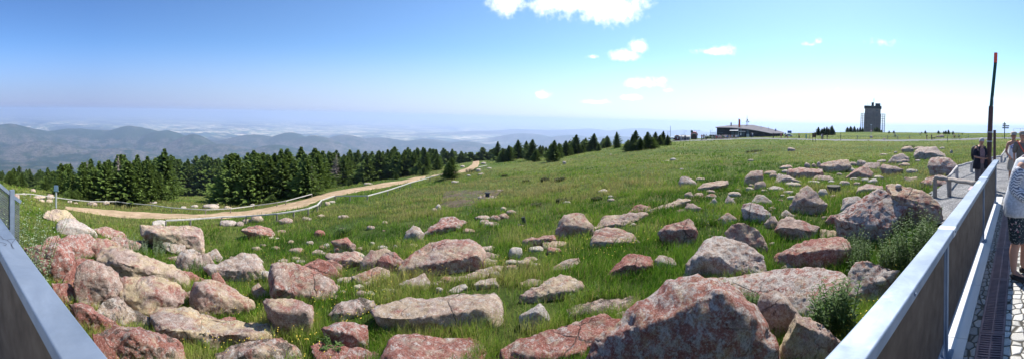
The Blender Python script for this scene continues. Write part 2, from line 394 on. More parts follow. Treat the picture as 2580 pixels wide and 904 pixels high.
ft = np_mesh('far_terrain', np.stack([X_, Y_, Zf], -1).reshape(-1, 3), polar_faces(len(rf), len(azf)), None, m.m, True)
add_attr(ft, 'plain', plainw.ravel())
add_attr(ft, 'ridge', np.clip((H_ - 150) / 120, 0, .85).ravel() * np.clip((fbm(X_ / 700, Y_ / 700, 4, 8) - .3) * 5, 0, 1).ravel())
tag(ft, 'hazy wooded hills and lowland fields far below', 'hills', kind='structure')
# ================================================================ boulders
m = NT('granite')
oc = m.coord('Object'); oi = m.n('ShaderNodeObjectInfo')
sep = m.n('ShaderNodeSeparateColor'); m.l(oi.outputs['Color'], sep.inputs[0]); RED, YEL, DRK = sep.outputs; LGT = oi.outputs['Alpha']
off = m.n('ShaderNodeVectorMath', operation='ADD'); m.l(oc, off.inputs[0])
rv = m.n('ShaderNodeCombineXYZ'); r10 = m.math('MULTIPLY', oi.outputs['Random'], 37.0)
for k in range(3): m.l(r10, rv.inputs[k])
m.l(rv.outputs[0], off.inputs[1]); P = off.outputs[0]
grain = m.noise(P, 48, 5, .85); mott = m.noise(P, 7, 6, .7); big = m.noise(P, 1.6, 5, .62, .6); pat = m.noise(P, 4.6, 9, .76, .5)
c = m.ramp(mott, [(.3, (.20, .13, .105)), (.5, (.37, .27, .225)), (.68, (.55, .44, .38))])
c = m.mix(m.math('MULTIPLY', m.ramp(big, [(.42, 0.0), (.56, 1.0)]), YEL), c, (.60, .48, .28))
rm = m.math('ADD', pat, m.math('MULTIPLY', m.math('SUBTRACT', RED, .5), .34))
c = m.mix(m.math('MULTIPLY', m.ramp(rm, [(.455, 0.0), (.59, 1.0)]), .86), c, m.ramp(mott, [(.35, (.21, .05, .038)), (.65, (.40, .14, .105))]))
lich = m.ramp(m.math('ADD', m.noise(P, 9, 9, .8, .3), m.math('MULTIPLY', m.math('SUBTRACT', LGT, .5), .3)), [(.53, 0.0), (.60, 1.0)])
c = m.mix(m.math('MULTIPLY', lich, .7), c, m.ramp(grain, [(.35, (.40, .38, .35)), (.6, (.66, .63, .58))]))
dk = m.ramp(m.math('ADD', m.noise(P, 4.4, 7, .7, .3), m.math('MULTIPLY', m.math('SUBTRACT', DRK, .5), .36)), [(.60, 0.0), (.66, 1.0)])
c = m.mix(m.math('MULTIPLY', dk, .85), c, (.055, .045, .035))
spots = m.ramp(m.vor(P, 26), [(.10, .75), (.2, 0.0)])
c = m.mix(m.math('MULTIPLY', spots, m.ramp(mott, [(.45, 0.0), (.6, 1.0)])), c, (.62, .6, .54))
c = m.mix(m.ramp(grain, [(.36, .7), (.48, 0.0)]), c, (.11, .08, .07)); c = m.mix(m.ramp(grain, [(.54, 0.0), (.64, .6)]), c, (.68, .63, .58))
crk = m.vor(m.mix(.12, P, m.n('ShaderNodeTexNoise').outputs[1]), 1.5, 'DISTANCE_TO_EDGE')
ck = m.ramp(crk, [(.0, 1.0), (.018, 0.0)])
ck = m.math('MULTIPLY', ck, m.ramp(m.noise(P, 1.1, 3), [(.5, 0.0), (.6, 1.0)]))
c = m.mix(m.math('MULTIPLY', ck, .8), c, (.05, .04, .035))
hgt = m.math('ADD', m.math('MULTIPLY', m.noise(P, 4, 10, .78), 1.2), m.math('MULTIPLY', grain, .12))
hgt = m.math('SUBTRACT', hgt, m.math('MULTIPLY', ck, .25))
m.bsdf(c, .92, bump=hgt, bstr=.9, bdist=.11, spec=.15)
M_ROCK = m.m
TR = {'A': (0, 400, 1.791), 'B': (600, 500, 2.236), 'C': (1200, 500, 2.236), 'E': (1700, 500, 2.236), 'F': (1700, 340, 3.226), 'G': (0, 430, 3.343), 'H': (600, 240, 2.257), 'I': (1200, 240, 2.508), 'L': (0, 240, 3.01), 'P': (0, 0, 1)}
ROCKS = []      # (x, y, radius) footprints for the grass
def sub_rock(bm, edge, seed, W, rough):
    for _ in range(9):
        es = [e for e in bm.edges if e.calc_length() > edge * 1.6]
        if not es or len(bm.verts) > 9000: break
        bmesh.ops.subdivide_edges(bm, edges=es, cuts=1, use_grid_fill=False)
        bmesh.ops.triangulate(bm, faces=[f for f in bm.faces if len(f.verts) > 3])
    bmesh.ops.beautify_fill(bm, faces=bm.faces[:], edges=bm.edges[:])
    for _ in range(1): bmesh.ops.smooth_vert(bm, verts=bm.verts, factor=.5, use_axis_x=True, use_axis_y=True, use_axis_z=True)
    bm.normal_update()
    mv = []
    o = Vector((seed * 3.7, seed * 1.3, seed * 2.1))
    for v in bm.verts:
        p = v.co
        a = mnoise.fractal(p * (2.2 / W) + o, .9, 2.0, 4) * .022 * W
        q = p * (5.0 / W) + o
        b = -abs(mnoise.noise(q)) * .026 * W + .008 * W
        c_ = mnoise.fractal(p * (14 / W) + o, .7, 2.0, 3) * .016 * W
        st = (math.floor(mnoise.noise(p * (2.0 / W) - o) * 5) / 5 * .04 + math.floor(mnoise.noise(p * (5.0 / W) - o) * 4) / 4 * .022) * W      # broken ledges
        mv.append(v.normal * (a + b + c_ + st) * rough)
    for v, d in zip(bm.verts, mv): v.co += d
def make_rock(pts_px, ridge_px, colr, label, kd=.6, rough=1.0, detail=1.0, group=None, cat='boulder', name='boulder', lift=0.0):
    xs = [p[0] for p in pts_px]; ys = [p[1] for p in pts_px]; cx0, cy0 = (min(xs) + max(xs)) / 2, (min(ys) + max(ys)) / 2
    pts_px = [(cx0 + (a - cx0) * 1.12, cy0 + (b - cy0) * 1.12) for a, b in pts_px]; ridge_px = [(cx0 + (a - cx0) * 1.12, cy0 + (b - cy0) * 1.12) for a, b in ridge_px]
    xs = [p[0] for p in pts_px]; ys = [p[1] for p in pts_px]; yb = max(ys); yt = min(ys)
    xb = sum(p[0] for p in pts_px if p[1] > yb - .3 * (yb - yt)) / max(1, sum(1 for p in pts_px if p[1] > yb - .3 * (yb - yt)))
    g, r0 = hit(xb, min(yb, 1100))
    r0 -= lift
    W = (max(xs) - min(xs)) / F * r0; Hh = (yb - yt) / F * r0
    S_ = min(W, 2.2 * Hh + .3 * W)
    seed = int(xs[0] * 7 + ys[0] * 13) % 997
    P = []
    for (x, y) in pts_px:
        t = (yb - y) / (yb - yt + 1e-6)
        P.append(at(x, y, r0 + S_ * kd * (t ** 1.3) * .8))
        if t < .25: q = at(x, y, r0 + .06 * S_); P.append(q + Vector((0, 0, -.14 * S_ - .03)))
    for (x, y) in ridge_px:
        t = (yb - y) / (yb - yt + 1e-6); P.append(at(x, y, r0 - .02 * S_ + .10 * S_ * t))
    mx, my = sum(xs) / len(xs), sum(ys) / len(ys)
    for (x, y) in pts_px:
        t = (yb - y) / (yb - yt + 1e-6)
        xx = mx + (x - mx) * .78; yy = yb - (yb - yt) * (t * .62 + .06)
        P.append(at(xx, yy, r0 + S_ * kd * (1.0 + .25 * t)))
        q = at(xx, yy, r0 + S_ * kd); P.append(Vector((q.x, q.y, min(q.z, g.z - .08 * S_))))
    cen = sum(P, Vector()) / len(P); cen.z = g.z
    if r0 > 40: cen.z = min(cen.z, gz(cen.x, cen.y))
    bm = bmesh.new()
    for p in P: bm.verts.new(p - cen)
    res = bmesh.ops.convex_hull(bm, input=bm.verts)
    bmesh.ops.delete(bm, geom=list({e for e in res['geom_interior'] + res['geom_unused'] if isinstance(e, bmesh.types.BMVert)}), context='VERTS')
    px = (max(xs) - min(xs)) / 2.52
    nseg = max(5, min(42, px * .55)) * detail
    sub_rock(bm, max(W, Hh) / nseg, seed, max(.5 * (W + S_), .05), rough)
    me = bpy.data.meshes.new(name); bm.to_mesh(me); bm.free(); me.shade_smooth()
    o = link_mesh(name, me, M_ROCK, None, cen)
    o.color = colr
    tag(o, label, cat, group)
    q = at((min(xs) + max(xs)) / 2, yb, r0 + S_ * kd * .45)
    ROCKS.append((q.x, q.y, W * .42, S_ * kd * .5))
    return o
def R(T, label, pts, ridge=(), red=.4, yel=.2, drk=.3, lgt=.4, **k):
    ox, oy, s = TR[T]
    c2 = lambda L: [(ox + a / s, oy + b / s) for a, b in L]
    return make_rock(c2(pts), c2(ridge), (red, yel, drk, lgt), label, **k)
# left pile by the rail
R('A', 'red and white streaked boulder jammed beside the left guard rail', [(112,400),(190,388),(298,383),(328,430),(322,500),(285,560),(235,548),(170,480)], [(250,405),(312,470)], .95, .1, .2, .6)
R('A', 'pink slab with white lichen behind the streaked red boulder', [(272,378),(310,352),(400,345),(432,375),(425,425),(370,452),(325,455)], [(330,400)], .75, .2, .3, .6)
R('A', 'low flat reddish rock behind the shrub end of the pile', [(185,385),(215,352),(265,345),(278,378),(230,398)], [], .7, .1, .4, .5)
R('A', 'pale pinkish white slab tilted toward the terrace at the far left', [(258,322),(275,280),(300,268),(345,275),(400,305),(428,330),(350,342),(270,335)], [(300,300)], .35, .2, .1, .8)
R('A', 'round tan boulder pitted with dark holes beside the box post', [(195,262),(215,232),(255,224),(300,235),(340,270),(260,282)], [], .1, .8, .55, .2)
R('A', 'long flat pink slab lying right of the pale tilted slab', [(428,318),(480,308),(540,325),(572,345),(560,360),(480,360)], [], .6, .2, .3, .5)
R('A', 'buff boulder with orange side among weeds in the left pile', [(403,400),(430,368),(480,360),(522,380),(500,430),(440,460)], [(440,400)], .6, .7, .2, .4)
R('A', 'pinkish low rock between the buff boulder and the square boulder', [(480,375),(520,352),(590,362),(632,385),(600,412),(520,408)], [], .5, .3, .3, .5)
R('A', 'large square edged tan boulder with a flat lid, a white stone behind it', [(642,300),(740,303),(860,305),(890,315),(908,350),(905,422),(860,412),(800,378),(690,352),(650,348)], [(812,340),(700,335),(885,350)], .35, .5, .2, .35, rough=.8)
R('A', 'small bright white stone standing behind the square tan boulder', [(688,300),(690,282),(712,276),(745,278),(746,302)], [], 0, .2, 0, 1)
R('A', 'grey lichened stone in front of the square tan boulder', [(735,380),(790,372),(835,392),(825,430),(755,415)], [], .2, .1, .5, .6)
R('A', 'weathered knobbly grey boulder under the corner of the square one', [(795,460),(820,415),(870,405),(905,430),(912,480),(870,508),(812,500)], [(840,440)], .15, .3, .6, .6)
R('A', 'grey wedge stone right of the knobbly grey boulder', [(905,430),(940,425),(968,470),(965,500),(915,500)], [], .2, .1, .5, .5)
R('A', 'small grey pyramid stone behind the wedge stone', [(925,428),(975,406),(1002,440),(1000,466),(940,450)], [], .05, .1, .5, .6)
R('A', 'long narrow olive grey boulder lying across the left pile', [(450,455),(480,410),(520,400),(620,435),(720,465),(800,505),(832,530),(826,572),(740,548),(610,532),(520,540),(468,500)], [(540,465),(660,495),(780,530)], .25, .55, .3, .3)
R('A', 'thin red tongue of rock at the tip of the long olive boulder', [(795,505),(860,512),(927,548),(900,562),(830,555)], [], .9, .2, .2, .2)
R('A', 'dark red boulder tucked behind the round pinkish boulder', [(288,560),(310,480),(360,450),(420,455),(400,475),(350,510),(335,578)], [], .9, 0, .5, .2)
R('A', 'round pinkish grey boulder with a dark shaded face in the left pile', [(338,560),(355,492),(400,462),(470,475),(525,520),(545,580),(522,640),(430,682),(365,652)], [(470,540),(440,600),(500,610)], .4, .1, .55, .45)
R('A', 'big buff boulder with a red left shoulder beside the dark round one', [(543,600),(555,550),(600,535),(700,535),(790,560),(832,610),(822,655),(740,682),(665,722),(560,645)], [(690,610),(620,640)], .4, .85, .15, .35)
R('A', 'red lichened boulder against the left guard rail under the dark round one', [(235,560),(310,568),(362,610),(360,658),(300,660),(250,620)], [], .85, .1, .2, .5)
R('A', 'broad red boulder sloping under the left guard rail', [(315,655),(400,665),(500,725),(548,775),(500,805),(420,800),(345,725)], [(430,700)], .9, .05, .2, .5)
R('A', 'dark crusted rock wedged between the buff boulder and the long foreground slab', [(435,690),(480,645),(540,632),(620,690),(668,730),(655,770),(560,748),(480,705)], [], .3, .3, .85, .6)
R('A', 'large red boulder blotched with black lichen at the bottom left', [(445,800),(530,752),(640,762),(740,790),(800,835),(818,903),(780,960),(560,960),(470,870)], [(600,800),(560,860)], .7, .4, .7, .5)
R('A', 'red boulder cut by the bottom left end of the guard rail', [(420,790),(490,810),(555,880),(570,960),(480,960),(430,860)], [], .95, .1, .2, .4)
R('A', 'long buff slab overhanging a dark hollow at the bottom left', [(695,705),(740,675),(860,680),(1000,715),(1150,735),(1240,765),(1195,812),(1070,846),(950,857),(820,828),(712,785)], [(770,765),(950,800),(1120,790)], .4, .85, .15, .5)
R('A', 'lichen crusted slab under the right end of the long buff slab', [(985,880),(1060,850),(1180,825),(1262,812),(1330,870),(1360,925),(1200,960),(1000,940)], [(1150,860)], .5, .4, .75, .6)
R('A', 'pyramid shaped pink boulder with a sunlit right slope', [(865,640),(885,560),(960,552),(1040,580),(1130,640),(1142,668),(1060,682),(990,708),(890,682)], [(912,592),(985,665)], .45, .5, .25, .4, rough=.8)
R('A', 'grey boulder with a dark underside in the grass right of the left pile', [(928,490),(1000,465),(1100,430),(1150,440),(1190,500),(1172,542),(1060,547),(980,518)], [(1040,500),(1150,500)], .15, .2, .5, .6)
R('A', 'small grey rounded stone behind the dark bottomed grey boulder', [(1090,450),(1115,427),(1150,428),(1186,465),(1170,485)], [], .1, .2, .4, .7)
R('A', 'flat pinkish grey stone peeping over the left grey boulder', [(1018,462),(1050,440),(1082,450),(1078,468)], [], .4, .1, .3, .6)
R('A', 'narrow upright red stone in front of the left grey boulder', [(953,522),(985,512),(1030,582),(1002,592),(960,560)], [], .75, .3, .2, .4)
R('A', 'small pale triangular stone alone in the grass right of the pile', [(1138,582),(1165,558),(1215,612),(1150,626)], [], .35, .4, .2, .6)
R('B', 'blunt tan boulder with rust stains beside the hollow slab', [(150,592),(170,572),(300,575),(402,605),(418,640),(398,772),(340,745),(250,722),(168,650)], [(385,640),(200,632)], .4, .55, .15, .35, rough=.8)
R('B', 'big pinkish boulder with a round dark basin on its top', [(195,470),(215,385),(240,368),(340,385),(440,430),(522,460),(550,510),(542,558),(380,592),(230,562),(200,540)], [(225,500),(330,540),(420,545)], .5, .3, .4, .45)
R('B', 'smooth red domed boulder behind the basin boulder', [(368,385),(455,335),(520,370),(578,430),(550,462),(480,432),(400,398)], [], .85, .2, .15, .35)
R('B', 'pink rock tucked behind the red domed boulder', [(490,350),(530,342),(583,375),(583,415),(560,422)], [], .6, .2, .3, .4)
R('B', 'dark brown angular boulder between the red dome and the twin boulders', [(500,330),(520,305),(590,302),(660,300),(703,340),(700,362),(610,390),(520,348)], [(640,345)], .45, .1, .5, .3)
R('B', 'left one of the twin boulders, with a tan top', [(690,350),(750,295),(820,280),(857,300),(845,330),(790,352),(752,398),(700,397)], [(760,350)], .4, .4, .4, .3)
R('B', 'right one of the twin boulders, dark maroon', [(788,352),(830,308),(880,306),(942,360),(936,392),(830,404)], [(850,360)], .65, 0, .6, .1)
R('B', 'low pink slab lying in grass before the twin boulders', [(648,440),(780,386),(850,405),(842,440),(760,472),(690,478)], [], .5, .4, .2, .5)
R('B', 'huge smooth whaleback boulder in the middle of the meadow', [(928,385),(1000,310),(1100,255),(1180,235),(1290,232),(1342,262),(1370,300),(1366,382),(1230,397),(1050,422),(945,408)], [(1180,345),(1330,320),(1050,370)], .5, .35, .15, .45, rough=.7)
R('B', 'flat grey ledge right of the whaleback boulder', [(1363,305),(1400,298),(1470,318),(1468,336),(1365,338)], [], .2, .2, .4, .5)
R('B', 'lower grey ledge below the flat ledge by the whaleback', [(1363,342),(1410,334),(1462,345),(1455,370),(1370,370)], [], .1, .2, .5, .6)
R('B', 'long bench shaped slab with a shaded front in the foreground middle', [(776,632),(870,590),(960,552),(1100,560),(1230,550),(1410,535),(1442,580),(1452,680),(1430,722),(1270,732),(1090,702),(900,712),(788,662)], [(885,668),(1100,655),(1345,622)], .3, .35, .2, .5, rough=.75)
R('B', 'dark speckled boulder left of the bench shaped slab', [(510,650),(560,590),(680,563),(750,580),(768,605),(700,652),(560,692)], [(600,640)], .3, .1, .85, .6)
R('B', 'red block with a white streak on top below the speckled boulder', [(473,735),(600,692),(650,705),(722,715),(720,832),(640,850),(560,812),(505,770)], [(520,742),(640,765)], .75, .1, .35, .6, rough=.8)
R('B', 'red slab cut by the bottom edge left of centre', [(418,828),(480,813),(640,845),(780,890),(800,930),(700,950),(480,930),(425,860)], [], .8, .1, .4, .5)
R('B', 'broad flat topped pink boulder at the bottom edge in the centre', [(835,900),(880,810),(920,780),(1060,790),(1290,785),(1352,810),(1412,905),(1400,975),(850,975)], [(900,900),(1330,905)], .75, .2, .15, .5, rough=.7)
R('B', 'small flat grey block right of the pale stone trail', [(1326,480),(1370,455),(1445,446),(1464,497),(1350,505)], [(1350,485),(1440,480)], .1, .3, .3, .6)
R('B', 'long low rib of pinkish rock surfacing from the grass', [(1132,464),(1200,445),(1290,438),(1380,395),(1482,380),(1470,405),(1380,442),(1250,472)], [], .35, .4, .3, .5)
R('B', 'small squarish rock at the end of the low rib', [(1420,415),(1460,408),(1480,430),(1465,452),(1425,450)], [], .2, .4, .3, .5)
R('B', 'buff hump shaped boulder alone above the bench slab', [(910,478),(990,445),(1045,423),(1082,470),(1052,514),(958,517)], [(1000,480)], .3, .6, .2, .5)
R('B', 'elongated pale stone above the right end of the bench slab', [(1185,520),(1230,490),(1275,480),(1292,500),(1230,532)], [], .1, .4, .2, .8)
R('B', 'grey pyramid boulder standing alone in the middle of the meadow', [(926,240),(945,200),(985,150),(1020,165),(1043,200),(1030,237)], [(990,190)], .1, .3, .35, .6)
R('B', 'red flanked outcrop with a grey swirl on top in the meadow', [(1045,207),(1090,165),(1150,115),(1200,102),(1292,130),(1240,167),(1110,198)], [(1150,160)], .7, .1, .3, .6)
R('B', 'flat reddish boulder near the bend of the path rail', [(18,178),(60,160),(130,153),(180,170),(210,215),(110,208)], [(60,182)], .65, .3, .2, .5)
R('B', 'small red cube shaped stone in the grassy hollow', [(430,190),(450,173),(478,178),(492,200),(460,217),(432,210)], [(455,190)], .9, .1, .2, .2)
R('B', 'cracked reddish boulder in the grassy hollow', [(528,242),(610,216),(662,262),(648,292),(560,268)], [(610,250)], .7, .4, .3, .4)
# centre and right
R('C', 'tall pinkish boulder shaped like a broken tooth', [(442,217),(470,140),(500,88),(560,78),(602,90),(652,150),(650,192),(540,217)], [(500,150),(600,160)], .45, .4, .25, .35)
R('C', 'low dark slab at the left foot of the tooth shaped boulder', [(266,237),(300,222),(400,212),(432,205),(452,240),(340,272),(270,274)], [(300,232),(420,225)], .6, 0, .6, .1)
R('C', 'low tan slab in front of the tooth shaped boulder', [(378,250),(440,236),(525,240),(500,262),(390,285)], [], .3, .5, .3, .4)
R('C', 'long tan rib of rock running right of the tooth shaped boulder', [(652,178),(720,130),(742,98),(850,95),(940,78),(955,95),(880,137),(780,167)], [(740,145)], .3, .4, .3, .4)
R('C', 'rounded stone with a red cap behind the long tan rib', [(860,77),(890,38),(930,27),(977,42),(987,64),(930,77)], [], .7, .3, .3, .4)
R('C', 'thin light fin of rock slanting up the meadow', [(958,72),(1080,20),(1180,-2),(1204,10),(1100,47),(1000,77)], [], .3, .5, .2, .5)
R('C', 'smooth low pale pink dome right of the tooth shaped boulder', [(652,255),(680,180),(740,163),(820,175),(880,200),(912,242),(800,258),(700,268)], [(700,240),(850,242)], .45, .4, .1, .5, rough=.6)
R('C', 'brownish red boulder with a notched grey top', [(1033,192),(1070,160),(1190,120),(1215,130),(1238,190),(1212,252),(1110,264),(1058,227)], [(1110,180),(1200,170)], .6, .2, .4, .4)
R('C', 'flat pink rock in grass below the low pale dome', [(425,397),(500,345),(570,332),(580,360),(550,387),(470,407)], [], .45, .4, .2, .5)
R('C', 'red wedge boulder in the middle right foreground grass', [(743,427),(830,345),(870,311),(970,330),(982,382),(900,440),(800,434)], [(850,372),(960,378)], .8, .2, .25, .3)
R('C', 'small grey boulder right of the red wedge boulder', [(1008,350),(1030,321),(1100,335),(1130,365),(1122,394),(1030,394)], [(1050,360)], .1, .2, .6, .6)
R('C', 'wide tan boulder with ribs of shade behind the small white grey block', [(262,542),(320,500),(470,432),(522,440),(592,492),(560,527),(480,557),(330,577)], [(385,545),(500,520)], .3, .5, .25, .45)
R('C', 'low stone at the left shoulder of the wide tan boulder', [(248,472),(300,450),(380,462),(360,490),(270,492)], [], .2, .3, .5, .5)
R('C', 'angular grey and white block in tall grass in the foreground', [(247,657),(330,610),(360,595),(402,650),(420,692),(350,737),(268,732)], [(340,640),(345,700)], .05, .1, .3, .85)
R('C', 'flat slab crusted with black lichen patches behind the giant boulder', [(522,617),(560,595),(700,565),(870,541),(947,550),(880,602),(780,642),(600,692),(542,682)], [(580,650)], .4, .4, .9, .4)
R('C', 'small tan stone between the lichen slab and the giant boulder', [(785,650),(830,628),(880,630),(868,670),(795,682)], [], .2, .6, .3, .4)
R('C', 'long red boulder with a grey crest left of the giant boulder', [(172,852),(260,790),(400,735),(560,690),(700,651),(788,690),(742,762),(640,872),(600,940),(195,945)], [(560,860),(440,890)], .75, .3, .3, .5)
R('C', 'giant boulder with a dark red flank and a bright yellow grey side', [(640,930),(700,790),(860,655),(1000,562),(1060,500),(1240,454),(1330,480),(1445,510),(1560,640),(1642,762),(1702,930),(1450,1000),(780,1000)], [(1335,540),(1345,660),(1440,800),(1480,930)], .78, .7, .35, .65, kd=.38)
R('E', 'grey boulder with a long crack behind the giant boulder', [(48,462),(85,360),(160,290),(200,245),(290,231),(390,265),(480,330),(500,392),(480,432),(300,467),(190,470)], [(150,335),(185,400),(300,430)], .3, .1, .35, .7)
R('E', 'tan boulder with curved dark joints behind the grey cracked boulder', [(293,192),(330,150),(390,139),(450,165),(502,220),(517,272),(490,322),(440,292),(320,262)], [], .45, .4, .35, .4)
R('E', 'flat pink slab running from the giant boulder toward the weeds', [(195,470),(230,460),(560,410),(720,395),(900,410),(962,470),(942,562),(820,602),(600,562),(400,562)], [], .6, .3, .1, .75, kd=.5, rough=.5)
R('E', 'dark grey split boulder right of the giant boulder', [(463,642),(500,540),(560,524),(620,560),(692,650),(702,702),(640,775),(540,780),(498,700)], [(620,600),(600,700)], .15, .1, .55, .6)
R('E', 'grey tilted plate leaning on the dark split boulder', [(628,552),(760,560),(828,620),(740,682),(688,642)], [], .3, .1, .4, .7)
R('E', 'yellow boulder with a red left edge at the foot of the right guard rail', [(596,885),(650,730),(690,664),(760,680),(860,760),(922,812),(880,930),(620,960)], [(690,705),(625,900)], .35, 1, .2, .3)
R('E', 'white topped boulder beside the right guard rail carrying a pebble', [(946,542),(980,430),(1030,361),(1090,360),(1180,390),(1252,415),(1200,502),(1100,612),(1060,617),(955,572)], [(985,540),(1060,590)], .45, .3, .15, .7)
R('E', 'arched pink boulder under the leafy weeds on the right', [(583,327),(650,280),(740,240),(880,214),(936,210),(970,282),(962,342),(860,382),(750,392),(650,382),(598,352)], [(735,300),(850,288),(955,290),(745,380)], .6, .3, .3, .4)
R('E', 'small stone between the arched boulder and the flat pink slab', [(600,390),(640,363),(685,395),(660,412),(608,412)], [], .3, .5, .3, .4)
R('E', 'dark boulder with a shaded face below the grey knob on the right', [(568,177),(600,125),(650,106),(740,130),(812,160),(792,192),(740,227),(635,205)], [(620,160),(740,175)], .4, .1, .5, .3)
R('F', 'huge slab boulder with a sloping red top on the right', [(1308,660),(1400,630),(1520,560),(1650,461),(1700,470),(1872,580),(1832,645),(1762,765),(1680,868),(1480,840),(1370,785)], [(1372,695),(1560,712),(1725,745)], .68, .3, .05, .75, rough=.6)
R('F', 'long red brown boulder with a pebble on its nose near the gravel', [(1742,420),(1830,405),(1950,440),(2080,500),(2152,580),(2162,662),(2080,725),(1990,692),(1900,622),(1758,512)], [(1790,500),(1950,605),(2050,690)], .5, .6, .05, .45)
R('F', 'white lichened boulder behind the huge sloping red one', [(1345,622),(1380,520),(1490,499),(1552,540),(1500,582),(1380,642)], [(1400,570)], .3, .2, .3, .8)
R('F', 'small red stone at the left corner of the huge sloping boulder', [(1222,702),(1260,650),(1340,643),(1348,700),(1290,742)], [], .7, .1, .4, .5)
R('F', 'flat olive slab half sunk in front of the huge sloping boulder', [(1173,790),(1190,765),(1290,770),(1357,795),(1340,815),(1185,830)], [], .2, .6, .4, .4)
R('F', 'grey knob shaped stone above the dark faced boulder on the right', [(848,670),(880,625),(905,604),(950,640),(972,672),(880,682)], [], .05, .2, .4, .6)
R('F', 'small dark grey stone left of the dark faced boulder', [(728,715),(780,662),(810,662),(852,720),(800,752),(740,745)], [(790,700)], .05, .1, .6, .5)
R('F', 'white topped boulder with a pink lower side on the right', [(548,602),(560,560),(620,549),(700,575),(772,640),(762,702),(640,707),(578,672)], [(600,620),(740,650)], .5, .1, .4, .8)
R('F', 'pale cone shaped boulder behind the white topped pink one', [(628,552),(670,480),(720,485),(788,537),(780,562),(700,574)], [], .1, .4, .2, .7)
R('F', 'big furrowed grey boulder in the middle of the right field', [(942,582),(990,490),(1030,438),(1080,413),(1140,460),(1190,520),(1228,562),(1200,592),(1080,602),(995,627)], [(1040,530),(1120,560)], .3, .3, .4, .5)
R('F', 'rounded dark stone leaning on the furrowed grey boulder', [(968,595),(1000,545),(1050,550),(1072,600),(1020,628),(980,620)], [], .1, .1, .6, .4)
R('F', 'saddle shaped pink stone in clover on the right', [(343,682),(420,655),(432,630),(470,650),(502,682),(470,722),(358,732)], [], .4, .4, .3, .5)
R('F', 'dark green grey stone left of the saddle shaped stone', [(83,600),(100,555),(150,556),(217,592),(150,632)], [(130,595)], .05, .2, .6, .3)
R('F', 'small pointed grey stone between the fin and the pale cone', [(268,560),(320,508),(352,550),(345,582),(280,578)], [], .05, .2, .4, .7)
R('F', 'angular grey stone with a peaked top beside the cone boulder', [(395,560),(430,490),(470,515),(502,560),(470,573),(410,572)], [(440,540)], .1, .1, .5, .6)
R('F', 'long tan boulder lying alone left of the right rock field', [(188,432),(240,400),(340,373),(420,373),(434,400),(380,427),(205,458)], [(230,430),(400,405)], .35, .4, .4, .4)
R('F', 'dark peaked boulder farthest left of the right rock field', [(33,382),(65,338),(110,338),(160,375),(182,402),(120,417),(55,412)], [(100,385)], .05, .1, .65, .6)
R('F', 'tan cube shaped boulder at the upper left of the rock field', [(566,395),(580,330),(620,300),(710,295),(717,340),(690,382),(598,404)], [(600,345),(700,335)], .35, .5, .2, .4)
R('F', 'wedge boulder with a black face below the flat ledge boulder', [(818,390),(850,317),(930,330),(1022,382),(1002,397),(900,392)], [(930,345)], .05, .2, .6, .6)
R('F', 'long flat ledge boulder with a shaded front in the right field', [(916,322),(940,280),(1100,271),(1190,274),(1202,312),(1180,342),(1000,362)], [(940,300),(1180,300)], .45, .1, .5, .2)
R('F', 'dark stone at the right foot of the flat ledge boulder', [(1118,365),(1150,325),(1260,330),(1288,360),(1200,372)], [], .2, .1, .6, .3)
R('F', 'broad pale pink boulder behind the flat ledge boulder', [(1178,252),(1250,225),(1340,203),(1402,208),(1424,260),(1330,292),(1260,302)], [(1260,260)], .4, .5, .1, .5)
R('F', 'sloping brown boulder with a dark triangular flank on the right', [(1388,338),(1480,275),(1555,256),(1608,310),(1592,348),(1430,352)], [(1480,300),(1590,330)], .5, .2, .4, .3)
R('F', 'dark capped boulder up the right field near the rounded grey one', [(1678,262),(1700,242),(1800,255),(1848,280),(1790,302),(1720,322)], [(1720,275)], .3, .2, .6, .5)
R('F', 'rounded grey boulder up the slope before the big flat grey one', [(1738,214),(1790,165),(1850,149),(1902,180),(1902,224)], [], .1, .2, .3, .6)
R('F', 'big flat grey boulder farthest up the right field', [(1948,172),(1965,120),(2040,104),(2110,102),(2182,150),(2198,182),(2100,192),(2000,192)], [(2000,140),(2100,150)], .1, .1, .55, .6)
R('F', 'large mottled boulder behind the log fence by the gravel', [(2063,242),(2090,195),(2150,180),(2230,193),(2292,240),(2292,292),(2200,322),(2090,312)], [(2140,250)], .45, .1, .4, .6)
R('F', 'low pink rock under the log fence', [(2003,380),(2050,345),(2140,325),(2218,340),(2215,395),(2060,412)], [], .5, .4, .2, .5)
R('F', 'flat mossy block in weeds left of the log fence', [(1868,345),(1968,340),(1972,375),(1880,378)], [], .2, .4, .5, .3)
R('F', 'low dark sided boulder behind the red brown one with the pebble', [(1478,462),(1510,415),(1580,400),(1682,408),(1692,452),(1600,482)], [(1520,440),(1660,440)], .4, .3, .3, .5)
R('F', 'long flat stone behind the sloping brown boulder', [(1518,262),(1560,226),(1665,222),(1668,265),(1560,272)], [], .1, .1, .5, .5)
# smaller stones: bounding boxes, generated outlines
def small(T, boxes, label, group, red=.3, yel=.3, drk=.3, lgt=.6, name='stone', cat='stone'):
    ox, oy, s = TR[T]
    for (x0, y0, x1, y1) in boxes:
        rr = random.Random(int(x0 * 31 + y0 * 17)); cx, cy, rx, ry = (x0 + x1) / 2, (y0 + y1) / 2, (x1 - x0) / 2, (y1 - y0) / 2
        pts = []
        tilt = rr.uniform(-.35, .35)
        for k in range(7):
            t = PI * 2 * k / 7 + rr.uniform(-.3, .3); q = rr.uniform(.85, 1.05)
            px_, py_ = math.cos(t) * q * 1.05, math.sin(t) * q
            if py_ < 0: py_ *= 1 + tilt * px_
            pts.append((ox + (cx + rx * px_) / s, oy + (cy + ry * min(1, py_)) / s))
        make_rock(pts, [(ox + (cx - rx * .2) / s, oy + (cy - ry * .1) / s)], (red + rr.uniform(-.2, .25), yel + rr.uniform(-.2, .3), drk + rr.uniform(-.2, .3), lgt + rr.uniform(-.25, .25)), label, group=group, cat=cat, name=name)
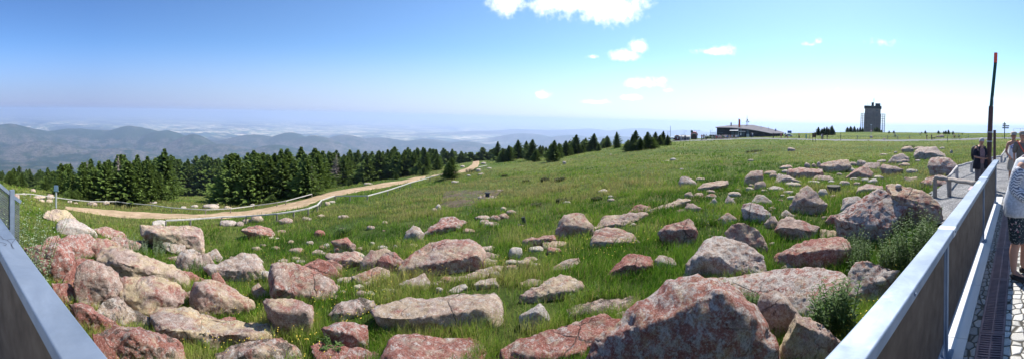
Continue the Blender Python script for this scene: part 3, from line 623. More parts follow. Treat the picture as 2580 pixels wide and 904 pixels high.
small('B', [(228,108,310,142),(360,100,415,125),(560,90,625,113),(440,88,490,103),(218,174,270,193),(560,163,600,182),(722,150,770,173),(165,215,240,232),(258,130,282,140),(810,176,830,186)],
      'low stone half sunk in the grassy hollow below the path', 'stones in the grassy hollow below the path')
small('B', [(415,287,482,322),(380,235,425,265),(228,335,290,370),(780,263,850,288),(960,250,1020,270),(75,270,112,292),(278,232,312,252),(480,250,515,278),(875,258,900,278),(300,325,350,345),(740,240,770,262),(670,270,700,290),(185,268,220,285)],
      'pale stone scattered in the grass between the hollow and the first big boulders', 'pale stones between the hollow and the big boulders', .2, .4, .3, .55)
small('B', [(545,440,655,480),(545,478,575,525),(640,480,712,520),(655,515,722,556),(712,520,778,550),(805,503,908,530),(820,555,858,580),(1112,495,1158,530),(1090,468,1130,490),(130,400,190,465)],
      'pale rubble lying in the grass around the basin boulder and bench slab', 'pale rubble near the basin boulder', .2, .4, .2, .7)
small('A', [(1128,250,1188,285),(1088,268,1140,290),(992,272,1070,304),(1062,280,1102,304),(1140,392,1180,415)], 'grey stone heaped against the near path rail', 'grey stones heaped by the near path rail', .15, .2, .5, .5)
small('C', [(160,342,262,372),(262,355,368,388),(168,370,235,402),(180,270,260,345),(295,268,380,300),(300,335,350,350),(60,380,130,398)], 'pale or pinkish rubble stone between the whaleback and the low dark slab', 'rubble right of the whaleback boulder', .3, .3, .2, .8)
small('H', [(1098,637,1134,666),(1120,615,1157,657)], 'grey stone of the pair beside the bare brown patch', 'pair of grey stones by the bare patch', .05, .2, .3, .6)
small('H', [(1345,680,1430,710),(1370,705,1430,740),(1430,678,1490,718),(1475,668,1540,705),(1385,715,1482,750),(1525,648,1582,680)], 'rock in the cluster between the stone ring and the dark stake', 'rock cluster between the stone ring and the stake', .4, .2, .5, .4)
small('H', [(1490,630,1526,656),(1210,485,1257,499),(1262,398,1292,411),(1350,414,1382,436),(1365,441,1397,454),(1300,450,1322,460),(1415,409,1442,418),(1458,534,1512,543),(1380,380,1410,392)], 'small grey stone in the upper meadow near the far bend of the path', 'small stones in the upper meadow by the far bend', .05, .3, .3, .7)
small('H', [(490,602,522,628),(508,596,555,614),(497,510,526,526),(710,496,766,508),(555,508,575,516)], 'small stone by the path rails where they turn', 'small stones where the path rails turn', .2, .3, .3, .6)
small('L', [(658,800,742,836),(778,794,832,830),(828,796,882,816),(1540,820,1668,866),(1698,835,1758,860),(1440,825,1506,852),(1368,838,1412,862),(1630,815,1662,835),(1130,800,1190,822),(1890,820,1940,838)], 'stone lying in the grass between the outer rail and the spruce belt', 'stones between the outer rail and the spruces', .15, .3, .3, .65)
small('L', [(348,745,412,792),(250,755,342,787),(286,785,342,806),(345,785,408,812),(228,705,274,736),(0,632,55,662),(45,630,112,665),(200,655,248,672),(375,660,425,688),(490,772,552,788),(508,795,548,816),(95,745,150,790),(560,808,590,822),(160,738,205,755)], 'stone in the grass left of the box post', 'stones left of the box post', .1, .4, .3, .6)
small('I', [(542,415,566,438),(770,590,832,622),(828,650,882,668),(828,630,872,650),(545,665,600,686),(1225,395,1262,412),(1180,410,1225,420),(840,370,860,378),(1285,460,1310,470)], 'lone pale stone in the open meadow under the spruce clump', 'lone stones in the open meadow', .05, .3, .2, .8)
small('F', [(915,98,980,136),(590,195,640,214),(640,145,700,152)], 'grey stone in the open meadow below the station building', 'grey stones below the station building', .05, .2, .4, .6)
small('F', [(0,510,76,570),(75,460,150,525),(150,465,242,520),(255,443,332,476),(168,343,246,370),(0,600,95,645),(245,475,340,525),(483,434,532,456)], 'stone beside the light fin and the long tan boulder', 'stones beside the light fin', .3, .5, .3, .4)
small('F', [(640,370,747,440),(575,420,645,452),(598,396,642,420),(715,290,832,330),(765,303,837,365),(850,240,957,282),(1050,222,1107,272),(1112,230,1150,266),(1150,212,1192,264),(865,278,930,312),(430,455,540,500),(700,440,760,465)], 'tan or grey stone around the cube shaped and flat ledge boulders', 'stones around the ledge boulder', .25, .4, .35, .5)
small('F', [(895,382,1022,422),(748,415,892,462),(878,448,968,482),(912,490,1002,526),(1160,435,1247,502),(1085,368,1187,393),(1245,366,1312,396),(1335,366,1422,412),(1510,348,1587,386),(1570,355,1652,402),(1418,343,1502,377),(1545,330,1622,352),(1610,325,1702,360),(1450,380,1510,405),(850,480,900,500),(1395,450,1430,475)],
      'pale stone strewn between the furrowed boulder and the log fence', 'pale stones strewn over the right field', .15, .4, .25, .75)
small('F', [(1420,215,1482,252),(1410,245,1450,275),(1480,200,1562,262),(1638,200,1722,226),(1812,225,1917,256),(1878,272,1982,306),(1842,90,1942,140),(1780,130,1812,152),(1840,195,1902,225),(2150,95,2200,115),(1660,150,1740,165),(2235,120,2262,150),(1940,95,2040,120),(1400,262,1470,300),(1950,200,2000,215)],
      'grey stone at the top of the right field near the big flat grey boulder', 'grey stones at the top of the right field', .1, .2, .45, .6)
rr5 = random.Random(77)
def scatter(poly_px, n, s0, s1, label, group, **k):
    xs = [p[0] for p in poly_px]; ys = [p[1] for p in poly_px]; PXa = np.array(poly_px, float); c = 0; bx = []
    while c < n:
        x, y = rr5.uniform(min(xs), max(xs)), rr5.uniform(min(ys), max(ys))
        if not inside_px(x, y, poly_px): continue
        w_ = rr5.uniform(s0, s1) * (.45 + (y - 380) / 500); bx.append((x - w_ / 2, y - w_ * rr5.uniform(.35, .6), x + w_ / 2, y)); c += 1
    small('P', bx, label, group, **k)
def inside_px(x, y, P_):
    c = False
    for i in range(len(P_)):
        x1, y1 = P_[i]; x2, y2 = P_[(i + 1) % len(P_)]
        if (y1 > y) != (y2 > y) and x < (x2 - x1) * (y - y1) / (y2 - y1) + x1: c = not c
    return c
scatter([(100, 600), (200, 560), (330, 600), (480, 640), (560, 760), (640, 860), (420, 890), (330, 880), (230, 760)], 46, 22, 46, 'small rubble stone filling the gaps of the left boulder pile', 'rubble in the gaps of the left boulder pile', red=.6, lgt=.5, drk=.45)
scatter([(1500, 560), (1700, 480), (1900, 450), (2100, 420), (2250, 480), (2150, 600), (1950, 640), (1700, 640)], 40, 10, 30, 'small stone lying in the clover among the right field boulders', 'small stones among the right field boulders')
scatter([(560, 640), (900, 560), (1300, 560), (1420, 640), (1400, 760), (1250, 730), (900, 760), (680, 720)], 34, 16, 44, 'broken stone half buried in the grass around the whaleback and basin boulders', 'broken stones around the whaleback boulder', red=.4, lgt=.5, drk=.35)
# pebbles resting on boulders
def pebble(x, y, rad_px, near, label):
    d = Vector(ray(x, y)).normalized(); dg = bpy.context.view_layer; dg.update()
    ok, loc, nrm, idx, ob, _ = S.ray_cast(dg.depsgraph, Vector((0, 0, CAMZ)), d)
    r = math.hypot(loc.x, loc.y); rad = rad_px / F * r
    bm = bmesh.new(); bmesh.ops.create_icosphere(bm, subdivisions=3, radius=rad)
    for v in bm.verts: v.co = Vector((v.co.x * 1.15, v.co.y, v.co.z * .78)) * (1 + .12 * mnoise.noise(v.co * (1.5 / rad) + Vector((x, y, 0))))
    me = bpy.data.meshes.new('pebble'); bm.to_mesh(me); bm.free(); me.shade_smooth()
    o = link_mesh('pebble', me, M_ROCK, None, loc + Vector((0, 0, rad * .6))); o.color = (0, .3, .1, .8); tag(o, label, 'pebble')
PEBBLES = [(1700 + 1818 / 3.226, 340 + 432 / 3.226, 8, 0, 'round grey pebble balanced on the red brown boulder near the gravel'),
           (1700 + 1160 / 2.236, 500 + 485 / 2.236, 13, 0, 'grey pebble lying on the white topped boulder by the right rail')]
# ================================================================ sandy path, bare patch, gravel, road
def drape(name, a_pts, b_pts, lift, mat, kind='structure', label=None, n=8, step=.35, wob=0.0):
    """sheet between two world polylines, laid on the ground"""
    A = []; B = []
    for i in range(len(a_pts) - 1):
        m_ = max(2, int((a_pts[i + 1] - a_pts[i]).length / step))
        for k in range(m_): A.append(a_pts[i].lerp(a_pts[i + 1], k / m_)); B.append(b_pts[i].lerp(b_pts[i + 1], k / m_))
    A.append(a_pts[-1]); B.append(b_pts[-1])
    A = np.array(A); B = np.array(B)
    for M_ in (A, B):
        for _ in range(6): M_[1:-1] = (M_[:-2] + 2 * M_[1:-1] + M_[2:]) / 4
    if wob:
        s = np.arange(len(A)); d = (B - A); d /= np.linalg.norm(d, axis=1)[:, None] + 1e-6
        A += d * ((fbm(s * .33, s * 0 + 3, 3, 1) - .5) * wob)[:, None]; B += d * ((fbm(s * .33, s * 0 + 8, 3, 2) - .5) * wob)[:, None]
    t = np.linspace(0, 1, n + 1)[None, :, None]
    V = A[:, None, :] * (1 - t) + B[:, None, :] * t
    V[..., 2] = ground_z(V[..., 0], V[..., 1]) + lift
    V[:, 0, 2] -= lift + .05; V[:, -1, 2] -= lift + .05
    na = n + 1; i, j = np.meshgrid(np.arange(len(A) - 1), np.arange(n), indexing='ij')
    q = np.stack([i * na + j, i * na + j + 1, (i + 1) * na + j + 1, (i + 1) * na + j], -1).reshape(-1, 4)
    o = np_mesh(name, V.reshape(-1, 3), q, None, mat, True); tag(o, label, kind=kind)
    c = (A + B) / 2; hw = np.linalg.norm((A - B)[:, :2], axis=1) / 2
    return o, np.column_stack([c[:, 0], c[:, 1], hw])
m = NT('path_sand'); pc = m.coord('Object')
sc_ = m.ramp(m.noise(pc, 1.3, 6, .65), [(.3, (.26, .18, .11)), (.5, (.40, .285, .18)), (.72, (.54, .41, .28))])
sc_ = m.mix(m.ramp(m.noise(pc, .35, 4), [(.5, 0.0), (.66, .55)]), sc_, (.28, .22, .12))
sc_ = m.mix(m.ramp(m.vor(pc, 9), [(.06, .6), (.12, 0.0)]), sc_, (.3, .24, .2))
m.bsdf(sc_, .95, bump=m.noise(pc, 9, 6, .7), bstr=.5, bdist=.04, spec=.1); M_SAND = m.m
# (x, near y, far y)
PTH = [(165, 527, 520), (200, 533, 523), (240, 539, 525), (279, 544, 527), (357, 551, 531), (447, 554, 538), (520, 552, 539), (600, 547, 531), (670, 541, 521), (746, 527, 506), (800, 507, 492), (844, 494, 480), (900, 484, 471), (954, 475, 463), (1000, 466, 456), (1043, 457.5, 450), (1080, 449, 443), (1109, 442, 438)]
pa, pb = [hit(x, y)[0] for x, y, _ in PTH], [hit(x, y)[0] for x, _, y in PTH]
P2 = [(1187, 431, 1164, 427), (1205, 421, 1182, 419), (1209, 412, 1190, 411), (1204, 404.5, 1191, 403.5)]
l1 = pa[-1]; 
for q in (P2,):
    pa.append(hit(1150, 437)[0]); pb.append(hit(1135, 433.5)[0])
    for x, y, x2, y2 in q: pa.append(hit(x, y)[0]); pb.append(hit(x2, y2)[0])
PATHPTS = []
_, cpts = drape('path', pa, pb, .06, M_SAND, label='pale sandy footpath winding along the spruce belt', wob=.5); PATHPTS.append(cpts)
m = NT('bare_soil'); pc = m.coord('Object')
bs = m.ramp(m.noise(pc, 2.5, 6, .7), [(.35, (.035, .025, .012)), (.5, (.075, .055, .03)), (.65, (.14, .105, .07))])
bs = m.mix(m.ramp(m.noise(pc, 1.1, 6, .7), [(.5, 0.0), (.6, .9)]), bs, (.06, .09, .02))
m.bsdf(bs, .95, bump=m.noise(pc, 6, 6, .7), bstr=.8, bdist=.06)
ba = [hit(*p)[0] for p in ((1108, 524), (1150, 526), (1190, 525), (1215, 512), (1240, 504), (1250, 498))]
bb = [hit(*p)[0] for p in ((1122, 478), (1150, 477), (1180, 476), (1212, 477), (1245, 478), (1268, 480))]
_, cpts = drape('bare_ground', ba, bb, .05, m.m, label='rectangle of bare brown earth in the meadow', wob=.4); BARE_POLY = [(p.x, p.y) for p in ba] + [(p.x, p.y) for p in bb[::-1]]
m = NT('road_asphalt'); pc = m.coord('Object')
m.bsdf(m.ramp(m.noise(pc, .8, 6, .6), [(.35, (.11, .11, .112)), (.65, (.17, .17, .17))]), .9); M_ROAD = m.m
RD_ = [(1672, 356.5, 355), (1720, 357, 354), (1770, 355, 352), (1820, 352.5, 349.5), (1860, 351, 348.5), (1900, 350, 348), (1950, 351, 347.5), (2000, 352, 349.5), (2050, 353.5, 351), (2120, 355, 351.7), (2200, 356, 352), (2300, 356, 351.5), (2380, 354.5, 350), (2440, 352.5, 348.5), (2520, 350, 347), (2600, 349, 346.5)]
_, cpts = drape('road', [hit(x, y)[0] for x, y, _ in RD_], [hit(x, y)[0] for x, _, y in RD_], .12, M_ROAD, label='grey mountain road crossing the plateau', step=2.0, n=4); PATHPTS.append(cpts)
# gravel round the end of the terrace
m = NT('gravel'); pc = m.coord('Object')
gc = m.ramp(m.vor(pc, 38, out='Color'), [(.2, (.12, .12, .125)), (.5, (.24, .24, .245)), (.85, (.44, .43, .42))])
gc = m.mix(m.ramp(m.noise(pc, 2, 4), [(.4, .5), (.6, 0.0)]), gc, (.10, .10, .11))
m.bsdf(gc, .95, bump=m.vor(pc, 38), bstr=1.0, bdist=.03); M_GRAVEL = m.m
poly = [hit(*p)[0] for p in ((2280, 690), (2330, 640), (2352, 590), (2340, 540), (2342, 490), (2362, 462), (2392, 436), (2440, 414), (2520, 398), (2533, 378), (2545, 371), (2600, 366))]
poly = [(p.x, p.y) for p in poly] + [rail_xy(40, -6), rail_xy(8.2, -6), rail_xy(8.2, .3), rail_xy(3, .3)]
def inside(px, py, poly):
    c = np.zeros(px.shape, bool); n = len(poly)
    for i in range(n):
        x1, y1 = poly[i]; x2, y2 = poly[(i + 1) % n]
        k = ((y1 > py) != (y2 > py)) & (px < (x2 - x1) * (py - y1) / ((y2 - y1) + 1e-12) + x1); c ^= k
    return c
ga, gp = np.meshgrid(np.arange(2, 42, .14), np.arange(-6.2, 7, .14), indexing='ij')
gx = ga * UX[0] + gp * PX[0]; gy = ga * UX[1] + gp * PX[1]
jx = (fbm(gx * 1.1, gy * 1.1, 3, 5) - .5) * .8
ins = inside(gx + jx, gy + jx, poly)
gzv = ground_z(gx, gy) + .045
idx = -np.ones(ga.shape, int); qs = []
I, J = np.nonzero(ins[:-1, :-1] & ins[1:, :-1] & ins[1:, 1:] & ins[:-1, 1:])
na = ga.shape[1]; qs = np.stack([I * na + J, (I + 1) * na + J, (I + 1) * na + J + 1, I * na + J + 1], -1)[:, ::-1]
used = np.unique(qs); remap = -np.ones(ga.size, int); remap[used] = np.arange(len(used))
V = np.stack([gx, gy, gzv], -1).reshape(-1, 3)[used]
go = np_mesh('gravel_path', V, remap[qs], None, M_GRAVEL, True); tag(go, 'grey gravel walkway beyond the end of the terrace', kind='structure')
GRAVEL_POLY = poly

# ================================================================ low pipe rails beside the path
M_PIPE = plain('pale_weathered_wood', (.46, .44, .41), .8, var=.25)
M_POST = plain('grey_post_wood', (.24, .21, .18), .85)
def low_rail(pts, label, off=.42, posts=True):
    root = None; W = []
    for (x, y) in pts:
        g0, r = hit(x, y + 14); g1, r = hit(x, y + off * F / r); W.append((g1, at(x, y, r)))
    root = empty('low_railing', W[0][0], 0, label, 'railing')
    o = Vector(W[0][0])
    for i in range(len(W) - 1):
        a, b = W[i][1], W[i + 1][1]
        MB().bar(a - o, b - o, .075, .06).build('beam', M_PIPE, root)
        L = (b - a).length; k = max(1, int(L / 2.6))
        for j in range(k + (1 if i == len(W) - 2 else 0)):
            p = a.lerp(b, j / k); z = gz(p.x, p.y)
            MB().tube([Vector((p.x, p.y, z - .25)) - o, Vector((p.x, p.y, p.z - .05)) - o], [.05, .045], 6).build('post', M_POST, root)
low_rail([(418, 555), (480, 552), (558, 546), (620, 544), (698, 538), (740, 532), (777, 525), (800, 516), (810, 504), (843, 493)], 'long pale rail on the near side of the path bend')
low_rail([(846, 493), (926, 493), (977, 479), (1034, 460), (1083, 447), (1112, 440)], 'pale rail curving up the meadow toward the single spruce')
low_rail([(1206, 421), (1227, 416.5)], 'short pale rail at the far end of the path')
low_rail([(40, 488), (76, 488), (133, 496), (176, 502), (226, 507), (292, 507), (319, 511), (382, 516), (432, 523), (518, 528), (581, 525), (638, 518), (698, 510), (720, 506), (786, 488)], 'long sagging pale rail between the path and the spruce belt')

# ================================================================ terrace: paving, granite, drain
def ap_box(mb, a0, a1, p0, p1, z0, z1):
    c = rail_xy((a0 + a1) / 2, (p0 + p1) / 2)
    mb.box((c[0], c[1], (z0 + z1) / 2), (a1 - a0, p1 - p0, z1 - z0), M=Matrix(((UX[0], PX[0], 0), (UX[1], PX[1], 0), (0, 0, 1))))
RM = Matrix(((UX[0], PX[0], 0), (UX[1], PX[1], 0), (0, 0, 1)))
RZ = math.atan2(UX[1], UX[0])
def cobble(name, scale, c1, c2, aniso=(1, 1, 1)):
    m = NT(name); mp = m.n('ShaderNodeMapping'); m.l(m.coord('Object'), mp.inputs[0]); mp.inputs['Rotation'].default_value = (0, 0, -RZ); mp.inputs['Scale'].default_value = aniso
    e = m.vor(mp.outputs[0], scale, 'DISTANCE_TO_EDGE', rand=.55); cc = m.vor(mp.outputs[0], scale, out='Color', rand=.55)
    s2 = m.n('ShaderNodeSeparateColor'); m.l(cc, s2.inputs[0])
    base = m.ramp(s2.outputs[0], [(.1, c1), (.9, c2)])
    base = m.mix(m.ramp(m.noise(mp.outputs[0], 60, 3), [(.4, .3), (.6, 0.0)]), base, (.15, .15, .15))
    j = m.ramp(e, [(.03, 1.0), (.09, 0.0)])
    m.bsdf(m.mix(j, base, (.06, .055, .045)), .85, bump=m.ramp(e, [(0, 0.0), (.16, 1.0)]), bstr=.8, bdist=.02); return m.m
M_COB = cobble('cobbles', 10.5, (.44, .43, .40), (.62, .61, .58)); M_SETT = cobble('setts', 10, (.20, .20, .20), (.34, .34, .34))
b_ = MB(); ap_box(b_, -7, 8.4, -7, .125, -.5, 0); pv_ = b_.build('pavement', M_COB); tag(pv_, 'cobbled terrace paving', kind='structure')
b_ = MB(); ap_box(b_, -7, 8.4, .345, .425, -.5, -.004); tag(b_.build('sett_strip', M_SETT), 'row of small dark setts', kind='structure')
m = NT('granite_slab'); pc = m.coord('Object')
m.bsdf(m.ramp(m.noise(pc, 220, 3, .8), [(.35, (.36, .365, .37)), (.6, (.62, .62, .62))]), .75, bump=m.noise(pc, 200, 2), bstr=.1)
b_ = MB()
for k in range(-7, 9):
    ap_box(b_, k * .98 - .05, k * .98 + .924, .428, .76, -.5, .004)
tag(b_.build('granite_kerb', m.m), 'pale granite slabs under the right guard rail', kind='structure')
M_IRON = plain('drain_iron', (.20, .14, .15), .6, .2)
for k in range(-7, 8):
    a0 = k * 1.05 + .9 if True else 0
    if a0 + 1.04 > 8.4: break
    t = empty('drain_grate', (*rail_xy(a0, .235), 0), 0, 'brown iron slot drain cover beside the granite slabs', 'drain cover', 'drain covers along the terrace edge')
    o0 = Vector((*rail_xy(a0, .235), 0)); fr = MB(); br = MB()
    def lb(mb, a, b, p, q, z0, z1):
        c = RM @ Vector(((a + b) / 2, (p + q) / 2, 0)); mb.box((c.x, c.y, (z0 + z1) / 2), (b - a, q - p, z1 - z0), M=RM)
    lb(fr, 0, 1.04, -.107, -.088, -.1, 0); lb(fr, 0, 1.04, .088, .107, -.1, 0); lb(fr, 0, .02, -.088, .088, -.1, 0); lb(fr, 1.02, 1.04, -.088, .088, -.1, 0); lb(fr, 0, 1.04, -.1, .1, -.2, -.12)
    lb(fr, .02, 1.02, -.007, .007, -.03, -.002)
    fr.build('frame', M_IRON, t)
    for j in range(33): lb(br, .03 + j * .03, .046 + j * .03, -.088, .088, -.03, -.003)
    br.build('slats', M_IRON, t)
# ================================================================ guard rails
m = NT('galvanised_steel'); pc = m.coord('Object')
zc = m.ramp(m.noise(pc, 3.5, 6, .7, .8), [(.3, (.13, .17, .23)), (.6, (.20, .25, .33)), (.75, (.30, .35, .42))])
zc = m.mix(m.ramp(m.noise(pc, 1.2, 4, .5), [(.5, 0.0), (.65, .35)]), zc, (.36, .41, .48))
m.bsdf(zc, m.ramp(m.noise(pc, 6, 4), [(.3, .5), (.7, .7)]), .4, bump=m.noise(pc, 30, 3), bstr=.03, spec=.5); M_ZINC = m.m
M_ZINC2 = plain('bare_zinc', (.42, .47, .54), .45, .5, var=.2, scale=9)
m = NT('mesh_metal'); pc = m.coord('Object'); m.bsdf(m.ramp(m.noise(pc, 8, 3), [(.3, (.10, .08, .068)), (.7, (.175, .145, .125))]), .55, .5); M_MESH = m.m
def guard(a0, a1, p, label, posts, rw=.125, top=.97, decor=True):
    x0, y0 = rail_xy(a0, p); t = empty('guard_rail', (x0, y0, 0), 0, label, 'guard rail', 'steel guard rails of the terrace')
    def B(mb, a, b, q, s, z0, z1):
        c = RM @ Vector(((a + b) / 2 - a0, (q + s) / 2, 0)); mb.box((c.x, c.y, (z0 + z1) / 2), (b - a, s - q, z1 - z0), M=RM)
    mb = MB(); B(mb, a0, a1, -rw / 2, rw / 2, top - .055, top)
    hr = mb.build('handrail', M_ZINC, t)
    for pa_ in posts:
        if a0 < pa_ < a1 - .3:
            mb = MB(); B(mb, pa_ - .05, pa_ + .05, -rw / 2 - .0012, rw / 2 + .0012, top - .054, top + .0012); mb.build('welded_joint', M_ZINC2, t)
    bv = hr.modifiers.new('edge', 'BEVEL'); bv.width = .008; bv.segments = 3
    for k, pa_ in enumerate(posts):
        mb = MB(); B(mb, pa_ - .03, pa_ + .03, -.012, .045, 0.01, top - .058); B(mb, pa_ - .06, pa_ + .06, -.05, .06, .004, .02)
        mb.bar(RM @ Vector((pa_ - a0 - .06, .0, .03)), RM @ Vector((pa_ - a0 - .02, .02, .2)), .012, .05)
        mb.build('post', M_ZINC, t)
    ends = [a0] + list(posts) + [a1]
    for s0, s1 in zip(ends[:-1], ends[1:]):
        if s1 - s0 < .3: continue
        s0 += .035; s1 -= .035
        fm = MB(); B(fm, s0, s1, .002, .022, top - .085, top - .06); B(fm, s0, s1, .002, .022, .10, .13)
        B(fm, s0, s0 + .02, .002, .022, .13, top - .085); B(fm, s1 - .02, s1, .002, .022, .13, top - .085)
        f_ = fm.build('panel_frame', M_ZINC, t)
        wm_ = MB(); q = s0 + .026
        while q < s1 - .02: B(wm_, q, q + .0055, .008, .0105, .13, top - .085); q += .0115
        z = .14
        while z < top - .09: B(wm_, s0 + .02, s1 - .02, .0108, .0133, z, z + .0055); z += .0135
        wm_.build('wire_mesh', M_MESH, f_)
    return t
gr_ = guard(.35, 8.2, .5575, 'galvanised guard rail running away on the right side of the terrace', [2.65, 5.35, 8.05])
gl_ = guard(-4.6, .34, .4875, 'galvanised guard rail with scratched graffiti on the left side of the terrace', [-3.3, -.6], rw=.135)
# graffiti strokes on the left handrail, stickers and bolts on the right one
M_INK = plain('graffiti_ink', (.10, .12, .16), .5); M_ORANGE = plain('sticker_red', (.55, .36, .36), .6); M_GREENS = plain('sticker_green', (.45, .62, .5), .6)
mk = MB(); ztop = .9712
def stroke(pl, wd=.006):
    global mk
    for (a, p), (b, q) in zip(pl[:-1], pl[1:]):
        A = rail_xy(a, p); B_ = rail_xy(b, q); d = Vector((B_[0] - A[0], B_[1] - A[1], 0)).normalized(); s = Vector((-d.y, d.x, 0)) * wd / 2
        mk.quad(Vector((*A, ztop)) - s - d * .001, Vector((*B_, ztop)) - s + d * .001, Vector((*B_, ztop)) + s + d * .001, Vector((*A, ztop)) + s - d * .001)
def px_rail(x, y):
    d = ray(x, y); k = (ztop - CAMZ) / d[2]; return rail_ap(d[0] * k, d[1] * k)
G_ = [([(0, 545), (28, 575), (60, 580), (95, 572), (132, 573), (105, 600), (95, 625), (118, 655)], .006), ([(60, 584), (85, 602), (100, 628), (104, 652)], .004), ([(0, 600), (30, 605), (55, 615), (45, 628), (30, 622)], .005), ([(0, 496), (40, 494), (60, 491)], .003)]
for gp_, wd_ in G_:
    mk = MB(); stroke([px_rail(x / 3.343, 430 + y / 3.343) for x, y in gp_], wd_); mk.v = [tuple(Vector(v) - gl_.location) for v in mk.v]; mk.build('graffiti', M_INK, gl_)
mk = MB()
stroke([px_rail(2442, 477), px_rail(2449, 469)], .03); mk.v = [tuple(Vector(v) - gr_.location) for v in mk.v]; mk.build('sticker', M_ORANGE, gr_)
mk = MB(); stroke([px_rail(2462, 462), px_rail(2468, 456)], .045); mk.v = [tuple(Vector(v) - gr_.location) for v in mk.v]; mk.build('sticker', M_GREENS, gr_)
for a_ in (1.62, 2.65, 4.2, 5.35, 6.8):
    c = RM @ Vector((a_ - .35, -.0635, .945)); MB().tube([c, c - RM @ Vector((0, .006, 0))], .009, 8).build('bolt', M_ZINC, gr_)
# ---------------------------------------------------------------- stair railing at the far left
A1 = at(-40, 436, 5.0); A2 = at(28, 492, 5.4); A3 = at(50, 508, 5.5)
t = empty('stair_railing', (A2.x, A2.y, gz(A2.x, A2.y)), 0, 'steel stair railing with lattice panel going down behind the left shrub', 'railing'); O = t.location.copy()
MB().bar(A1 - O, A2 - O + Vector((0, 0, .0)), .07, .05).build('handrail', M_ZINC, t)
MB().bar(A2 - O, A3 - O, .07, .05).build('handrail', M_ZINC, t)
for q, hgt in ((at(30, 478, 5.35), .06), (at(-36, 430, 4.95), 0)):
    MB().box((q.x - O.x, q.y - O.y, (q.z - O.z + gz(q.x, q.y) - O.z - .3) / 2), (.045, .075, q.z - gz(q.x, q.y) + .3), rz=.3).build('post', M_ZINC, t)
pn = MB(); dn = Vector((0, 0, -1))
for (U, V_) in ((A1, A2), (A2, A3)):
    d = V_ - U; L = d.length; k = int(L / .03)
    for i in range(k):
        p = U + d * (i / k) + dn * .06 - O; pn.bar(p, p + dn * .75, .011, .004, up=(d.x, d.y, 0))
    for i in range(22): pn.bar(U + dn * (.06 + i * .035) - O, V_ + dn * (.06 + i * .035) - O, .003, .011)
pn.build('lattice_panel', plain('lattice_grey', (.20, .22, .24), .5, .5), t)
# ================================================================ posts, poles, fences on the right
def base(x, y, r=None):
    if r is None: return hit(x, y)[0]
    d = ray(x, y); h = math.hypot(d[0], d[1]); return Vector((d[0] / h * r, d[1] / h * r, gz(d[0] / h * r, d[1] / h * r)))
M_BROWN = plain('dark_brown_paint', (.085, .045, .04), .5); M_GREEN = plain('dark_green_paint', (.012, .06, .045), .4); M_REDP = plain('red_paint', (.75, .10, .06), .5)
M_LOG = plain('bare_log', (.30, .26, .23), .85); M_STEEL = plain('painted_steel_grey', (.45, .48, .5), .5, .4); M_WHITE = plain('white_paint', (.78, .78, .78), .5, var=.06)
M_DARK = plain('near_black', (.03, .03, .035), .6); M_BLUEP = plain('blue_paint', (.07, .14, .35), .5)
b0 = base(2487, 470, 11.0); tp = at(2509, 133, 11.0); md = at(2497, 268, 11.0); rp = at(2508, 158, 11.0)
t = empty('marker_pole', b0, 0, 'tall brown and green marker pole with a red tip beside the guard rail', 'pole')
MB().tube([Vector((0, 0, -.3)), md - b0], [.088, .078], 12).build('lower_tube', M_BROWN, t)
MB().tube([md - b0 - Vector((0, 0, .02)), rp - b0], [.056, .054], 12).build('upper_tube', M_GREEN, t)
MB().tube([rp - b0, tp - b0], [.058, .057], 12).build('red_tip', M_REDP, t)
for yy in (333, 356):
    c = md.lerp(b0, 0); f_ = (at(2490, yy, 11).z - b0.z) / (md.z - b0.z); c = (md - b0) * f_
    MB().tube([c - Vector((0, 0, .015)), c + Vector((0, 0, .015))], [.097, .097], 12).build('clamp', M_STEEL, t)
MB().box(tuple((md - b0) * .0 + (md - b0) + (rp - md) * .12 + Vector((-.02, -.058, 0))), (.05, .01, .28)).build('sticker', M_WHITE, t)
b1 = base(2506, 374, 17.0); q = at(2506, 328, 17.0)
tag(MB().tube([b1 - b1 - Vector((0, 0, .2)), q - b1], [.07, .07], 10).build('wooden_post', M_BROWN, None, b1), 'thick dark wooden post standing behind the marker pole', 'post')
# signpost with green boards
b1 = hit(2531, 350)[0]; r1 = math.hypot(b1.x, b1.y); tpz = at(2533, 308, r1).z - b1.z
t = empty('signpost', b1, -RD, 'green hiking signpost with three double boards on the plateau', 'signpost')
MB().tube([(0, 0, -.2), (0, 0, tpz)], .06 * r1 / 60 + .03, 8).build('post', M_GREEN, t)
k_ = r1 / F
for i, (x0, x1, yy) in enumerate(((2529, 2536, 313), (2528.5, 2544, 317.5), (2528, 2543, 322.5))):
    z = at(2533, yy, r1).z - b1.z
    a, b = (x0 - 2533) * k_, (x1 - 2533) * k_
    h = 1.5 * k_; u = MB(); bb_ = [(a - h * .9, z), (a, z - h), (b, z - h), (b + h * .9, z), (b, z + h), (a, z + h)]
    u.add([(x, -.1, q) for x, q in bb_] + [(x, -.05, q) for x, q in bb_], [tuple(range(5, -1, -1)), tuple(range(6, 12))] + [(j, (j + 1) % 6, 6 + (j + 1) % 6, 6 + j) for j in range(6)])
    bd = u.build('arrow_board', M_GREEN, t)
    MB().box(((a + b) / 2, -.115, z), ((b - a) * .7, .012, h * .35)).build('lettering', M_WHITE, bd)
t.rotation_euler.z = -math.atan2(b1.x, b1.y)
# temporary fence frame
f0 = hit(2554, 357)[0]; r2 = math.hypot(f0.x, f0.y)
t = empty('fence_frame', f0, -math.atan2(f0.x, f0.y), 'open steel fence frame on the plateau right of the signpost', 'fence'); z = at(2554, 324, r2).z - f0.z; w_ = 34 * r2 / F
for i in range(3): MB().tube([(i * w_ / 2, 0, -.1), (i * w_ / 2, 0, z)], .035, 6).build('upright', M_STEEL, t)
MB().tube([(0, 0, z), (w_, 0, z)], .035, 6).build('top_bar', M_STEEL, t)
MB().tube([(0, 0, z * .5), (w_, 0, z * .5)], .02, 6).build('middle_wire', M_STEEL, t)
